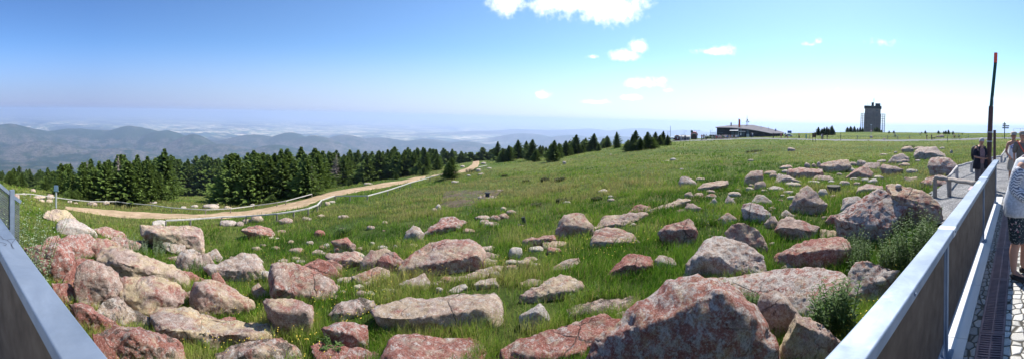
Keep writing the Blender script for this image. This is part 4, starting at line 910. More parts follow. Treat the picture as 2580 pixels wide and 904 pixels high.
# log fence by the gravel
def fence_run(name, label, cat, tops, offs, mat, rad, postmat=None, prad=.07, posts=None):
    W = []
    for (x, y), o_ in zip(tops, offs):
        g, r = hit(x, y + o_); W.append((g, at(x, y, r)))
    t = empty(name, W[0][0], 0, label, cat); O = Vector(W[0][0])
    for i in range(len(W) - 1):
        A, B = W[i][1], W[i + 1][1]
        mb = MB(); mb.tube([A.lerp(B, j / 6) - O + Vector((0, 0, .01 * math.sin(j * 2.1))) for j in range(7)], [rad * (1 + .06 * math.sin(j * 3)) for j in range(7)], 10)
        mb.build('beam', mat, t, smooth=True)
    for i, (g, T_) in enumerate(W):
        if posts and i not in posts: continue
        MB().tube([Vector((T_.x, T_.y, g.z - .2)) - O, T_ - O - Vector((0, 0, rad * .5))], [prad, prad * .95], 9).build('post', postmat or mat, t)
    return t
fence_run('log_fence', 'short bare log barrier on two stub posts across the gravel corner', 'fence', [(2356, 447), (2392, 452), (2464, 462)], [54, 46, 44], M_LOG, .065)
fence_run('walkway_railing', 'pale wooden handrail zigzagging along the gravel walkway', 'railing', [(2390, 447), (2411, 420), (2448, 409), (2497, 398), (2523, 393), (2536, 373), (2550, 372), (2572, 372)], [33, 32, 27, 20, 18, 14, 13, 13], plain('handrail_wood', (.42, .39, .37), .8), .05)
bt = at(2397, 436, 11.4)
# box post by the path
b1, r1 = hit(141, 525); t = empty('box_post', b1, 0, 'grey post carrying a small blue information box beside the path', 'post')
z1 = at(141, 482, r1).z - b1.z; z2 = at(141, 467, r1).z - b1.z
MB().tube([(0, 0, -.1), (0, 0, z1)], .04 * r1 / 14, 8).build('post', M_STEEL, t)
MB().box((0, 0, (z1 + z2) / 2), (11.5 * r1 / F, .12, z2 - z1), rz=1.1, taper=.85).build('box', plain('box_blue_grey', (.13, .20, .28), .5), t)
MB().box((.02, -.02, z1 + .02), (9 * r1 / F, .14, .05), rz=1.1).build('lip', M_GREEN, t)
# stake, stump, stone ring with stove
b1, r1 = hit(1324, 568); tag(MB().tube([(0, 0, -.1), (at(1318, 546, r1) - b1)], [.07, .06], 9).build('wooden_stake', plain('dark_olive_wood', (.05, .06, .035), .8), None, b1), 'short dark stake leaning left in the open meadow', 'stake')
b1, r1 = hit(2100, 484); mb = MB(); mb.tube([(0, 0, -.1), (0, 0, .26)], [.30, .27], 16); tag(mb.build('tree_stump', plain('stump_wood', (.10, .09, .07), .9), None, b1), 'dark cut tree stump among the stones of the right field', 'stump')
b1, r1 = hit(1228, 500); t = empty('stone_ring', b1, 0, 'ring of piled stones on the bare brown patch', 'stone ring')
kk = r1 / F
for j in range(22):
    a_ = j * 2 * PI / 22; rr_ = (22 if j % 2 else 14) * kk; s_ = rnd.uniform(3, 5.5) * kk
    bm = bmesh.new(); bmesh.ops.create_icosphere(bm, subdivisions=2, radius=s_)
    for v in bm.verts: v.co *= 1 + .35 * mnoise.noise(v.co * 3 / s_ + Vector((j, 0, 0)))
    me = bpy.data.meshes.new('ring_stone'); bm.to_mesh(me); bm.free(); o = link_mesh('ring_stone', me, M_ROCK, t, (rr_ * math.cos(a_), rr_ * math.sin(a_) * .8, s_ * .3)); o.color = (.2, .3, .4, .6)
b2 = b1 + Vector((0, 0, .1)); s = empty('fire_pot', b2, 0, 'small dark iron stove standing in the stone ring', 'stove')
MB().tube([(0, 0, 0), (0, 0, 7 * kk)], [6 * kk, 5 * kk], 12).build('pot', M_DARK, s); MB().box((0, 0, 9.5 * kk), (14 * kk, 10 * kk, 2 * kk)).build('lid', M_DARK, s)
# ================================================================ the station building
RB = 150.0
def pl(x, y, r=RB): return at(x, y, r)
BC = base(1889, 346, RB); t = empty('station_building', BC, 0, 'long low dark station building with a grey hipped roof', 'building')
M_WALL = plain('dark_stone_wall', (.05, .048, .055), .8, scale=1.5); M_ROOF = plain('grey_metal_roof', (.20, .19, .205), .95, var=.08, scale=.4, spec=0.05)
fr_ = [(1806, 322.5), (1843, 323.5), (1880, 326.5), (1912, 331.5), (1944, 337.5), (1973, 337)]
mb = MB(); n = len(fr_); ft_ = [pl(x, y) - BC for x, y in fr_]; back = [p + Vector((p.x + BC.x, p.y + BC.y, 0)).normalized() * 16 for p in ft_]
gzb = -2.0
v = ft_ + [Vector((p.x, p.y, gzb)) for p in ft_] + back + [Vector((p.x, p.y, gzb)) for p in back]
f = []
for i in range(n - 1): f += [(n + i, n + i + 1, i + 1, i), (2 * n + i, 2 * n + i + 1, 3 * n + i + 1, 3 * n + i)]
f += [(0, 2 * n, 3 * n, n), (n - 1, 2 * n - 1, 4 * n - 1, 3 * n - 1)]
mb.add(v, f); mb.build('wall', M_WALL, t)
ev = [(1802.5, 321), (1843, 322), (1880, 325), (1912, 330), (1944, 336.3), (1975, 335.8)]
rg = [(1804, 319.8), (1848, 314.8), (1880, 314.8), (1897, 314.9), (1935, 322.5), (1974, 333)]
e_ = [pl(x, y, RB - .6) - BC for x, y in ev]; g_ = [pl(x, y, RB + (1.5 if i in (0, 5) else 9)) - BC for i, (x, y) in enumerate(rg)]
bk = [p + Vector((p.x + BC.x, p.y + BC.y, 0)).normalized() * 17.2 for p in e_]
lo = [p - Vector((0, 0, .25)) for p in e_]
mb = MB(); n = 6; f = []
for i in range(n - 1): f += [(i, i + 1, n + i + 1, n + i), (n + i, n + i + 1, 2 * n + i + 1, 2 * n + i), (3 * n + i, 3 * n + i + 1, i + 1, i)]
f += [(0, n, 2 * n), (n - 1, 3 * n - 1, 2 * n - 1)]
mb.add(e_ + g_ + bk + lo, f); rf_ = mb.build('roof', M_ROOF, t)
def bbox(x0, x1, y0, y1, r, depth, name, mat, parent, O, **k):
    a = at((x0 + x1) / 2, y1, r); b = at((x0 + x1) / 2, y0, r); wd = (x1 - x0) / F * r
    return MB().box((a.x - O.x, a.y - O.y, (a.z + b.z) / 2 - O.z), (wd, depth, b.z - a.z), rz=-math.atan2(a.x, a.y), **k).build(name, mat, parent)
M_GLASS = plain('dark_glass', (.10, .13, .16), .15); M_CANOPY = plain('pale_awning', (.50, .50, .52), .7)
bbox(1840.5, 1843.5, 309, 317, RB + 6, .6, 'chimney', M_DARK, rf_, BC)
bbox(1952.5, 1956, 325, 331, RB + 4, .3, 'roof_vent', M_BLUEP, rf_, BC)
bbox(1917, 1918.5, 318, 323, RB + 5, .3, 'roof_vent', M_STEEL, rf_, BC); bbox(1936, 1937.2, 321, 326, RB + 5, .3, 'roof_vent', M_STEEL, rf_, BC)
MB().add([pl(1838, 329.5, RB - 2.2) - BC, pl(1860, 329.5, RB - 2.2) - BC, pl(1861, 326, RB - .1) - BC, pl(1840, 326, RB - .1) - BC, pl(1838, 329.9, RB - 2.2) - BC, pl(1860, 329.9, RB - 2.2) - BC, pl(1861, 326.4, RB - .1) - BC, pl(1840, 326.4, RB - .1) - BC], [(0, 1, 2, 3), (7, 6, 5, 4), (0, 4, 5, 1), (1, 5, 6, 2), (2, 6, 7, 3), (3, 7, 4, 0)]).build('awning', M_CANOPY, t)
bbox(1861.5, 1878, 330.5, 332.5, RB - 1, 1.6, 'canopy', M_CANOPY, t, BC)
for x0, x1, y0, y1 in ((1808, 1822, 333.5, 335), (1842, 1850, 331, 343), (1852, 1859, 331, 343), (1865, 1870, 334, 344), (1871, 1876, 334, 344), (1881, 1887, 326.5, 338)):
    w1 = bbox(x0, x1, y0, y1, RB - .12, .2, 'window', M_GLASS, t, BC)
bbox(1880.5, 1887.5, 338, 346, RB - .8, 1.5, 'porch', M_STEEL, t, BC)
# mast with dishes on the roof
mb0 = pl(1882, 315, RB + 9); t = empty('antenna_mast', mb0, 0, 'thin antenna mast with round dishes on the station roof', 'mast')
z = lambda y: at(1882, y, RB + 9).z - mb0.z
MB().tube([(0, 0, -.4), (0, 0, z(300)), (0, 0, z(290))], [.22, .14, .04], 6).build('pole', M_STEEL, t)
for x_, y_, s_ in ((.0, 302.5, .38), (.75, 307, .33), (-.5, 306, .25)): MB().ball((x_, -.25, z(y_)), s_ * 1.25, 10, (1, .4, 1)).build('dish', M_STEEL, t)
def flagpole(x, y0, y1, r, label, flag=None):
    b1 = base(x, y1, r); zt_ = at(x, y0, r).z - b1.z; t = empty('flagpole', b1, -math.atan2(b1.x, b1.y), label, 'flagpole')
    MB().tube([(0, 0, -.1), (0, 0, zt_)], [.12, .08], 6).build('pole', M_STEEL, t)
    if flag:
        mb = MB()
        for i in range(6):
            xx = .1 + i * .13
            mb.v += [(xx, .08 * math.sin(i * 1.3), zt_ - .1 - .12 * i), (xx, .08 * math.sin(i * 1.3 + .8), zt_ - 3.9 + .25 * math.sin(i))]
        mb.f = [(2 * i, 2 * i + 1, 2 * i + 3, 2 * i + 2) for i in range(5)]; mb.build('flag', M_REDP if flag == 'r' else M_WHITE, t)
flagpole(1860, 298, 346, 146, 'flagpole with a long red banner before the station', 'r')
flagpole(1866.5, 315, 350, 132, 'thin bare flagpole left of the station entrance')
flagpole(1688.5, 318, 352, 120, 'tall bare white pole behind the spruces left of the wagon kiosk')
def lamp(x, y0, y1, r, label, dbl=False):
    b1 = base(x, y1, r); zt_ = at(x, y0, r).z - b1.z; t = empty('street_lamp', b1, -math.atan2(b1.x, b1.y), label, 'street lamp')
    MB().tube([(0, 0, -.1), (0, 0, zt_)], [.09, .06], 6).build('pole', M_STEEL, t)
    for s_ in ((-1, 1) if dbl else (1,)):
        MB().bar((0, 0, zt_), (s_ * .6, 0, zt_ + .1), .06, .06).build('arm', M_STEEL, t); MB().box((s_ * .75, 0, zt_ + .1), (.5, .28, .14)).build('lamp_head', M_STEEL, t)
lamp(1682, 332, 352, 125, 'street lamp behind the last spruce'); lamp(1723, 331, 352, 135, 'street lamp behind the wagon kiosk'); lamp(1755, 330, 355, 108, 'double headed street lamp beside the green booth', True)
lamp(1789.5, 329, 346, 150, 'street lamp at the terrace wall left of the station')
# terrace wall with railing left of the station
W0 = base(1796, 345, 148); t = empty('terrace_wall', W0, 0, 'low dark terrace wall with a white railing left of the station', 'wall')
bbox(1787, 1804.5, 340, 349, 148, 1.2, 'wall', M_WALL, t, W0)
rl = MB()
for i in range(10): p = at(1791 + i * 1.45, 340, 148) - W0; rl.bar(p, p + Vector((0, 0, 1.1)), .06, .06, up=(0, 1, 0))
rl.bar(at(1790.5, 333.5, 148) - W0, at(1804.5, 333.5, 148) - W0, .07, .07); rl.build('railing', M_WHITE, t)
# wagon kiosk, barrel hut, green booth, van
M_MAROON = plain('maroon_boards', (.12, .03, .03), .7); M_PINKROOF = plain('pinkish_red_roof', (.55, .20, .20), .6); M_CREAM = plain('cream_wall', (.55, .53, .50), .7)
def arch_mesh(w_, h_, L, seg=10, th=.0):
    mb = MB(); pr = [(-w_ / 2, 0)] + [(-w_ / 2 * math.cos(PI * k / seg), h_ * math.sin(PI * k / seg)) for k in range(1, seg)] + [(w_ / 2, 0)]
    n = len(pr); mb.add([(x, 0, z) for x, z in pr] + [(x, L, z) for x, z in pr], [tuple(range(n)), tuple(range(2 * n - 1, n - 1, -1))] + [(k, n + k, n + k + 1, k + 1) for k in range(n - 1)] + [(n - 1, 2 * n - 1, n, 0)]); return mb
b1, r1 = hit(1706, 355.5); k_ = r1 / F; t = empty('wagon_kiosk', b1, -math.atan2(b1.x, b1.y) + .0, 'old railway wagon kiosk with a maroon end and rounded grey roof', 'kiosk')
MB().box((0, 2.6 * 0 + .9, 5 * k_), (12 * k_, 1.8, 10 * k_)).build('end_wall', M_MAROON, t); MB().box((1.2 * k_, -.03, 7 * k_), (3 * k_, .06, 4 * k_)).build('window', M_CREAM, t)
sb = MB().box((19 * k_, 1.6, 4.6 * k_), (26 * k_, 2, 9.2 * k_)).build('side_wall', M_CREAM, t)
for i in range(6): MB().box(((9 + i * 4.2) * k_, .58, 5.6 * k_), (2.6 * k_, .06, 4.4 * k_)).build('window', M_GLASS, t)
rf2 = arch_mesh(3.2, 4.5 * k_, 41 * k_); ro_ = rf2.build('roof', plain('old_grey_roof', (.33, .33, .31), .7), t, (-7.5 * k_, 1.4, 9.6 * k_)); ro_.rotation_euler.z = -PI / 2
a2 = arch_mesh(14 * k_, 5 * k_, .4).build('end_arch', M_MAROON, t, (0, -.1, 9.5 * k_))
b1 = base(1749, 351, 118); k_ = 118 / F; t = empty('barrel_hut', b1, -math.atan2(b1.x, b1.y), 'hut with a pinkish barrel roof and brown wall behind the green booth', 'hut')
MB().box((0, 1.5, 5 * k_), (16 * k_, 3, 12 * k_)).build('wall', M_MAROON, t); arch_mesh(19 * k_, 9 * k_, 3.4).build('barrel_roof', M_PINKROOF, t, (0, -.2, 10 * k_))
b1 = base(1748, 355, 108); k_ = 108 / F; t = empty('green_booth', b1, -math.atan2(b1.x, b1.y), 'narrow dark green booth beside the barrel roofed hut', 'booth')
MB().box((0, .5, 6.2 * k_), (8 * k_, 1, 13 * k_)).build('body', M_GREEN, t); MB().box((0, .5, 13.2 * k_), (9.5 * k_, 1.3, 1.2 * k_)).build('roof', M_GREEN, t); MB().box((0, -.03, 5.5 * k_), (4 * k_, .05, 10 * k_)).build('door', M_MAROON, t)
b1 = base(1741, 355, 112); t = empty('green_signboard', b1, -math.atan2(b1.x, b1.y), 'tall green signboard between the wagon kiosk and the barrel hut', 'sign'); k_ = 112 / F
MB().tube([(0, 0, -.1), (0, 0, 25 * k_)], .07, 6).build('post', M_GREEN, t); MB().box((1.5 * k_, 0, 20 * k_), (6 * k_, .1, 6 * k_)).build('board', M_GREEN, t)
def car(x, y, r, w_px, label, colr, name='parked_car', rz=0.0, cat='car'):
    b1 = base(x, y, r); t = empty(name, b1 + Vector((0, 0, .1)), -math.atan2(b1.x, b1.y) + rz, label, cat); L = w_px / F * r
    pr = [(-.5, .16), (-.5, .42), (-.36, .50), (-.22, .78), (.18, .80), (.34, .52), (.49, .44), (.5, .16)]; wd = 1.75
    mb = MB(); n = len(pr); mb.add([(a * L, -wd / 2, b * L * .42) for a, b in pr] + [(a * L, wd / 2, b * L * .42) for a, b in pr], [tuple(range(n)), tuple(range(2 * n - 1, n - 1, -1))] + [((k + 1) % n, k, n + k, n + (k + 1) % n) for k in range(n)])
    mb.build('body', colr, t)
    for s_ in (-1, 1):
        wn_ = [(-.32, .53), (-.2, .74), (.16, .76), (.29, .55)]
        MB().add([(a * L, s_ * (wd / 2 + .01), b * L * .42) for a, b in wn_], [(0, 1, 2, 3)]).build('side_window', M_GLASS, t)
        for xx in (-.31, .31):
            wh = MB().tube([(xx * L, s_ * wd / 2 - s_ * .1, .3), (xx * L, s_ * (wd / 2 + .03), .3)], .31, 14).build('wheel', M_DARK, t)
car(1693, 356, 112, 17, 'white car half hidden behind the spruce beside the wagon kiosk', M_WHITE)
car(1987, 346, 128, 20, 'white and blue truck parked at the right end of the station', plain('truck_white', (.6, .65, .72), .4), 'parked_truck', 0, 'truck')
MB().box((.3, 0, 1.75), (1.5, 1.7, .9)).build('cargo_box', M_BLUEP, [o for o in S.objects if o.name.startswith('parked_truck')][0])
# paved ramp, information board, road sign, posts
b1, r1 = hit(2051, 356.5); k_ = r1 / F; t = empty('information_board', b1, -math.atan2(b1.x, b1.y), 'brown information board on two legs at the roadside', 'sign')
MB().box((0, 0, 15.5 * k_), (10 * k_, .1, 10.5 * k_)).build('board', plain('brown_board', (.10, .055, .045), .7), t)
for s_ in (-1, 1): MB().tube([(s_ * 3.5 * k_, 0, -.1), (s_ * 3.5 * k_, 0, 21 * k_)], .06, 6).build('leg', M_BROWN, t)
b1, r1 = hit(2194.5, 352); k_ = r1 / F; t = empty('road_sign', b1, -math.atan2(b1.x, b1.y), 'round red rimmed road sign on a lamp topped pole before the tower', 'road sign')
MB().tube([(0, 0, -.1), (0, 0, 37 * k_)], .06, 6).build('pole', M_STEEL, t)
d_ = MB().tube([(0, -.08, 22.5 * k_), (0, -.12, 22.5 * k_)], 2.3 * k_, 18).build('sign_disc', M_REDP, t); MB().tube([(0, -.121, 22.5 * k_), (0, -.13, 22.5 * k_)], 1.6 * k_, 18).build('disc_centre', M_WHITE, d_)
MB().box((0, 0, 37.4 * k_), (4.5 * k_, .3, 1.6 * k_)).build('lamp_head', M_WHITE, t)
pk = None
fr = [(1985, 349.5), (2040, 350), (2118, 351), (2160, 351.5), (2236, 352), (2262, 351.5), (2292, 351), (2335, 350.7), (2387, 349.8), (2440, 348.5), (2500, 347), (2560, 346.5)]
W = [hit(*p)[0] for p in fr]; O = W[0]; t = empty('road_fence', O, 0, 'thin post and wire fence along the plateau road', 'fence')
for p in W: MB().box(tuple(p - O + Vector((0, 0, .55))), (.12, .12, 1.3)).build('post', M_LOG, t)
for A, B in zip(W[:-1], W[1:]): MB().bar(A - O + Vector((0, 0, .9)), B - O + Vector((0, 0, .9)), .05, .05).build('wire', M_STEEL, t)
for (x, y0, y1) in ((2387, 344, 358), (2118, 336, 354)):
    b1, r1 = hit(x, y1); tag(MB().tube([(0, 0, -.1), (0, 0, at(x, y0, r1).z - b1.z)], .07, 6).build('marker_post', M_GREEN, None, b1), 'thin green snow marker post %s' % ('at the roadside left of the cyclists' if x > 2300 else 'at the roadside left of the tower'), 'post')
# ================================================================ the tower
TR_ = 330.0; b1 = at(2197, 334, TR_); k_ = TR_ / F; t = empty('observation_tower', b1, -math.atan2(b1.x, b1.y), 'square brownish tower with scaffolding and rooftop cabins', 'tower')
t.rotation_euler.y = math.radians(1.3)
m = NT('tower_cladding'); pc = m.coord('Object'); sp_ = m.n('ShaderNodeSeparateXYZ'); m.l(pc, sp_.inputs[0])
st_ = m.math('FRACT', m.math('MULTIPLY', sp_.outputs[0], 1.1)); tc_ = m.mix(m.ramp(st_, [(.86, 0.0), (.9, .6)]), m.ramp(m.noise(pc, .4, 4), [(.3, (.19, .15, .16)), (.7, (.28, .225, .23))]), (.09, .075, .085))
m.bsdf(tc_, .8)
Hh = 61 * k_; Wd = 40 * k_
MB().box((0, Wd / 2, Hh / 2 - 12), (Wd, Wd, Hh + 24)).build('shaft', m.m, t)
pr_ = MB().box((0, Wd / 2, Hh + 3 * k_), (Wd + 4 * k_, Wd + 4 * k_, 6.5 * k_)).build('parapet', M_WALL, t)
for (x0, x1, h_) in ((-4, 2.5, 9.5), (6, 19, 7.5)): MB().box(((x0 + x1) / 2 * k_, 5, Hh + 6 * k_ + h_ / 2 * k_), ((x1 - x0) * k_, 5, h_ * k_)).build('roof_cabin', M_WALL, t)
an = MB(); an.tube([(2 * k_, 6, Hh + 6 * k_), (2 * k_, 6, Hh + 28 * k_)], .22, 6); an.bar((0, 6, Hh + 23 * k_), (4.5 * k_, 6, Hh + 23 * k_), .2, .2); an.bar((.5 * k_, 6, Hh + 19 * k_), (4 * k_, 6, Hh + 19 * k_), .2, .2)
an.bar((.6 * k_, 6, Hh + 6 * k_), (.6 * k_, 6, Hh + 20 * k_), .15, .15); an.bar((3.6 * k_, 6, Hh + 6 * k_), (3.6 * k_, 6, Hh + 20 * k_), .15, .15); an.build('antenna', M_STEEL, t)
for i, x_ in enumerate((-18, -14, -11, -8, 21, 18)): MB().tube([(x_ * k_, .6, Hh + 6 * k_), (x_ * k_, .6, Hh + (11 + 3 * (i % 2)) * k_)], .12, 5).build('antenna', M_STEEL, t)
for x_ in (-14, 9, 12):
    for z_ in ((57, 46, 36, 25, 12) if x_ < 0 else (56, 44)): MB().box((x_ * k_, -.05, z_ * k_), (1.6 * k_, .15, 3 * k_)).build('window', M_GLASS, t)
def scaffold(x0, x1, h, label, ybase=0):
    mb = MB(); nx = 3; lv = int(h / 2.0)
    for i in range(nx):
        for y_ in (-1.0, Wd * .35, Wd * .8):
            x_ = x0 + (x1 - x0) * i / (nx - 1); mb.bar((x_, y_, -20), (x_, y_, h), .26, .26, up=(0, 1, 0))
    for l in range(1, lv + 1):
        z_ = l * h / lv
        for y_ in (-1.0, Wd * .8): mb.bar((x0, y_, z_), (x1, y_, z_), .5, .24)
        for y_ in (-1.0,): mb.bar((x0, y_, z_ - 1), (x1, y_, z_ - 1), .14, .14)
    return mb
scaffold(-Wd / 2 - 9.5 * k_, -Wd / 2 - .4, 48 * k_, '').build('scaffolding', M_STEEL, t)
scaffold(Wd / 2 + .4, Wd / 2 + 11.5 * k_, 48 * k_, '').build('scaffolding', M_STEEL, t)
mb = MB()
for i in range(9): x_ = -Wd / 2 + Wd * i / 8; mb.bar((x_, -1.1, -20), (x_, -1.1, 47 * k_), .11, .11, up=(0, 1, 0))
for l in range(1, 9): mb.bar((-Wd / 2, -1.1, l * 47 * k_ / 8), (Wd / 2, -1.1, l * 47 * k_ / 8), .2, .12)
mb.build('scaffolding', plain('dark_scaffold', (.12, .12, .13), .6), t)
# ================================================================ spruces
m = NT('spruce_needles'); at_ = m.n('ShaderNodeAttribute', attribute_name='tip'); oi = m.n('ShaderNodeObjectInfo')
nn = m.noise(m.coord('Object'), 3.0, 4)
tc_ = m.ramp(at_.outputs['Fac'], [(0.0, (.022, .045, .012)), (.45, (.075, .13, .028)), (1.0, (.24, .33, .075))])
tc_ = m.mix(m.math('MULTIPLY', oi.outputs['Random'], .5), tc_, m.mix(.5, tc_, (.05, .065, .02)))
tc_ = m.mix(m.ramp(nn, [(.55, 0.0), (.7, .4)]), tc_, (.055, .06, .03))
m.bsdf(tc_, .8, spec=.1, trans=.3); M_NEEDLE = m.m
M_BARK = plain('spruce_bark', (.09, .07, .055), .9); M_DEADT = plain('dead_twigs', (.24, .20, .185), .9)
def spruce_mesh(seed, dead=False, slim=.2, lop=0.0):
    r = random.Random(seed); V = []; Fq = []; T = []
    lv = 36; hgt = 1.0
    sidew = [r.uniform(.75, 1.2) for _ in range(8)]
    for i in range(lv):
        z0 = .03 + .95 * (i / (lv - 1)) ** .92
        Lm = slim * ((1 - z0) ** .92) * (.72 + .28 * min(1, z0 * 5)) * r.uniform(.72, 1.22) + .008
        nb = 9 if z0 < .7 else 6
        ph = r.uniform(0, 6.28)
        for b in range(nb):
            if dead and r.random() < .35: continue
            if not dead and r.random() < .06: continue
            a = ph + 2 * PI * b / nb + r.uniform(-.25, .25)
            sd = sidew[int(a / (PI / 4)) % 8]
            L = Lm * r.uniform(.72, 1.15) * (sd if z0 < .8 else 1) * (1 + lop * math.cos(a)); dr = r.uniform(.12, .34) * (1 - z0)
            ca, sa = math.cos(a), math.sin(a)
            seg = 6 if L > .12 else (4 if L > .05 else 2)
            for s_ in range(seg):
                t = (s_ + .6) / seg; rad = L * t; z = z0 - dr * L * 1.6 * t + .35 * L * t * t
                wd = (.046 * (1 - .5 * t) + .010) * (.22 if dead else 1); ln = L / seg * (1.25 if not dead else 1.3)
                for k in range(1 if dead else 3):
                    da = r.uniform(-.6, .6) + (k - 1) * .55; tl = r.uniform(-.35, .25)
                    ux, uy = math.cos(a + da), math.sin(a + da); cx_, cy_ = ca * rad + r.uniform(-.3, .3) * wd, sa * rad + r.uniform(-.3, .3) * wd
                    ll = ln * r.uniform(.7, 1.2) + .012; px_, py_ = -uy * wd * .5, ux * wd * .5; dz = r.uniform(-.012, .012)
                    n = len(V)
                    V += [(cx_ - ux * ll * .4, cy_ - uy * ll * .4, z + dz), (cx_ + px_, cy_ + py_, z - wd * .35 + dz), (cx_ + ux * ll * .75, cy_ + uy * ll * .75, z + tl * ll + dz), (cx_ - px_, cy_ - py_, z + wd * .15 + dz)]
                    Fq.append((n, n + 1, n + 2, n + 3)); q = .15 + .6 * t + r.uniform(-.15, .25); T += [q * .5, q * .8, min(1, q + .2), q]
    me = bpy.data.meshes.new('spruce_crown'); me.from_pydata(V, [], Fq); me.validate()
    at2 = me.attributes.new('tip', 'FLOAT', 'POINT'); at2.data.foreach_set('value', T)
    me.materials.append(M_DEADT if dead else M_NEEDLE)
    tk = MB().tube([(0, 0, -.05), (0, 0, .5), (0, 0, .97)], [.020, .012, .002], 6)
    mt = bpy.data.meshes.new('spruce_trunk'); mt.from_pydata(tk.v, [], tk.f); mt.materials.append(M_DEADT if dead else M_BARK)
    return me, mt
PROTO = [spruce_mesh(100 + k, False, sl) for k, sl in enumerate((.38, .44, .50, .42, .56, .46, .60, .40))]
DEAD = [spruce_mesh(200 + k, True, sl) for k, sl in enumerate((.32, .38, .28))]
SLIM = [spruce_mesh(300 + k, False, sl, .15) for k, sl in enumerate((.32, .40, .46))]
TREES = []
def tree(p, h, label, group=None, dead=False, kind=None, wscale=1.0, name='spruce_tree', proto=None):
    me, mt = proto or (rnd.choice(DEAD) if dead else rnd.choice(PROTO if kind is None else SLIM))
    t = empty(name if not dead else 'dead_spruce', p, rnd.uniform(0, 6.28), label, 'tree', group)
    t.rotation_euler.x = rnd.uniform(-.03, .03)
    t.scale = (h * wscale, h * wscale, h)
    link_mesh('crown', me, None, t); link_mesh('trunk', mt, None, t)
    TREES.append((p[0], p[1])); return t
FRONT = [(-120, 456), (0, 458), (60, 470), (110, 474), (140, 492), (200, 503), (260, 509), (330, 512), (400, 503), (435, 497), (445, 468), (540, 470), (575, 478), (592, 513), (700, 504), (722, 492), (770, 496), (800, 480), (835, 470), (900, 460), (960, 452), (1040, 442), (1090, 430), (1110, 418), (1150, 405), (1180, 402), (1245, 402)]
TOP = [(-120, 424), (0, 424), (60, 420), (120, 428), (165, 408), (230, 396), (330, 394), (415, 382), (500, 390), (560, 386), (640, 380), (700, 379), (800, 377), (860, 374), (930, 375), (1030, 366), (1120, 369), (1170, 376), (1195, 384), (1245, 386)]
fx = lambda T_, x: float(np.interp(x, [a for a, _ in T_], [b for _, b in T_]))
nT = 0; tops = {}
x = -100.0
r3 = random.Random(5)
def tree_by_px(x, yb, yt, label, group=None, dead=False, w=1.0, r=None, proto=None, name='spruce_tree', kind=None):
    if r is None: g, r = hit(x, yb)
    else: d = ray(x, yb); h = math.hypot(d[0], d[1]); g = Vector((d[0] / h * r, d[1] / h * r, gz(d[0] / h * r, d[1] / h * r)))
    tz = at(x, yt, r).z; h = max(.8, tz - g.z)
    return tree(g, h, label, group, dead, kind, w, name, proto)
GL_ = 'dark green spruce in the thick belt behind the sandy path'; GG = 'spruces of the belt behind the path'
while x < 1245:
    yf = fx(FRONT, x); ytop = fx(TOP, x)
    g, r0 = hit(x, yf)
    dead = r3.random() < .09
    tree_by_px(x, yf + r3.uniform(-2, 2), ytop + r3.uniform(6, 30) * min(1, (yf - ytop) / 90), 'spruce at the front edge of the belt, branches down to the grass' if not dead else 'grey dead spruce skeleton at the front edge of the belt', 'front row spruces of the belt' if not dead else 'dead spruces at the belt edge', dead, r3.uniform(.95, 1.25))
    for row in range(1, 6):
        rr_ = r0 + row * r3.uniform(3.2, 4.6) * (1 + .1 * row); xx = x + r3.uniform(-14, 14)
        if row > 2 and r3.random() < .25: continue
        dd = r3.random() < .06 and row < 3
        tree_by_px(xx, 0, ytop + abs(r3.gauss(0, 9)) + (5 - row) * 1.5 - (9 if r3.random() < .12 else 0), GL_ if not dd else 'grey dead spruce standing among the green ones of the belt', GG if not dd else 'dead spruces inside the belt', dd, r3.uniform(.9, 1.2), r=rr_)
    x += (30 if x > 0 else 45) * (1.0 if yf - ytop > 60 else .75) * r3.uniform(.85, 1.15)
for i in range(30):
    x = r3.uniform(20, 1190); yb = fx(FRONT, x) + r3.uniform(0, 7)
    tree_by_px(x, yb, yb - r3.uniform(12, 34), 'low young spruce bush before the front row of the belt', 'young spruces before the belt', w=r3.uniform(1.3, 1.9))
tree_by_px(415, 470, 374, 'tall pointed spruce sticking out of the belt skyline', r=62)
tree_by_px(318, 513, 405, 'bright green broad spruce at the front of the belt beside the path rail', w=1.35); tree_by_px(395, 504, 432, 'browner lower spruce right of the bright green one', w=1.3)
tree_by_px(622, 514, 420, 'dense spruce jutting forward of the belt by the grassy bay', w=1.3); tree_by_px(1136, 450, 396, 'single dense spruce standing at the path where it narrows', w=1.45)
tree_by_px(845, 470, 388, 'grey dead spruce with bare branches in the middle of the belt', dead=True, w=1.2); tree_by_px(785, 488, 418, 'dead grey spruce leaning over the end of the outer rail', dead=True, w=1.1); tree_by_px(470, 476, 445, 'low bare grey bush in the grassy bay', dead=True, w=2.2, proto=DEAD[1])
CL = 'spruce of the open clump on the crest between the path end and the kiosks'
for i, (x, yt, yb, w_) in enumerate(((1236, 377, 402, 1.3), (1253, 356, 404, .95), (1268, 376, 408, 1.2), (1282, 366, 407, 1.0), (1304, 352, 400, .95), (1326, 355, 398, 1.0), (1340, 351, 404, 1.0), (1349, 378, 407, 1.3), (1361, 366, 396, 1.1), (1376, 372, 396, 1.2), (1395, 353, 407, 1.25), (1408, 360, 400, 1.0), (1425, 354, 394, 1.1), (1436, 362, 392, 1.1), (1452, 339, 387, 1.05), (1466, 362, 385, 1.2), (1476, 350, 381, 1.1), (1487, 352, 381, 1.0), (1496, 336, 380, 1.0), (1508, 362, 380, 1.3), (1520, 361, 374, 1.3), (1216, 379, 398, 1.3), (1205, 384, 400, 1.3), (1222, 380, 396, 1.2))):
    tree_by_px(x, yb, yt, CL, 'spruces on the crest clump', w=w_ * 1.3, kind=1)
for i in range(44):
    x = 1215 + r3.random() * 322; yb = float(np.interp(x, [1232, 1300, 1360, 1400, 1450, 1520, 1535], [400, 396, 394, 392, 382, 372, 372])) - r3.uniform(0, 4)
    tree_by_px(x, yb, yb - r3.uniform(14, 30), CL, 'spruces on the crest clump', w=r3.uniform(1.2, 1.9), kind=1)
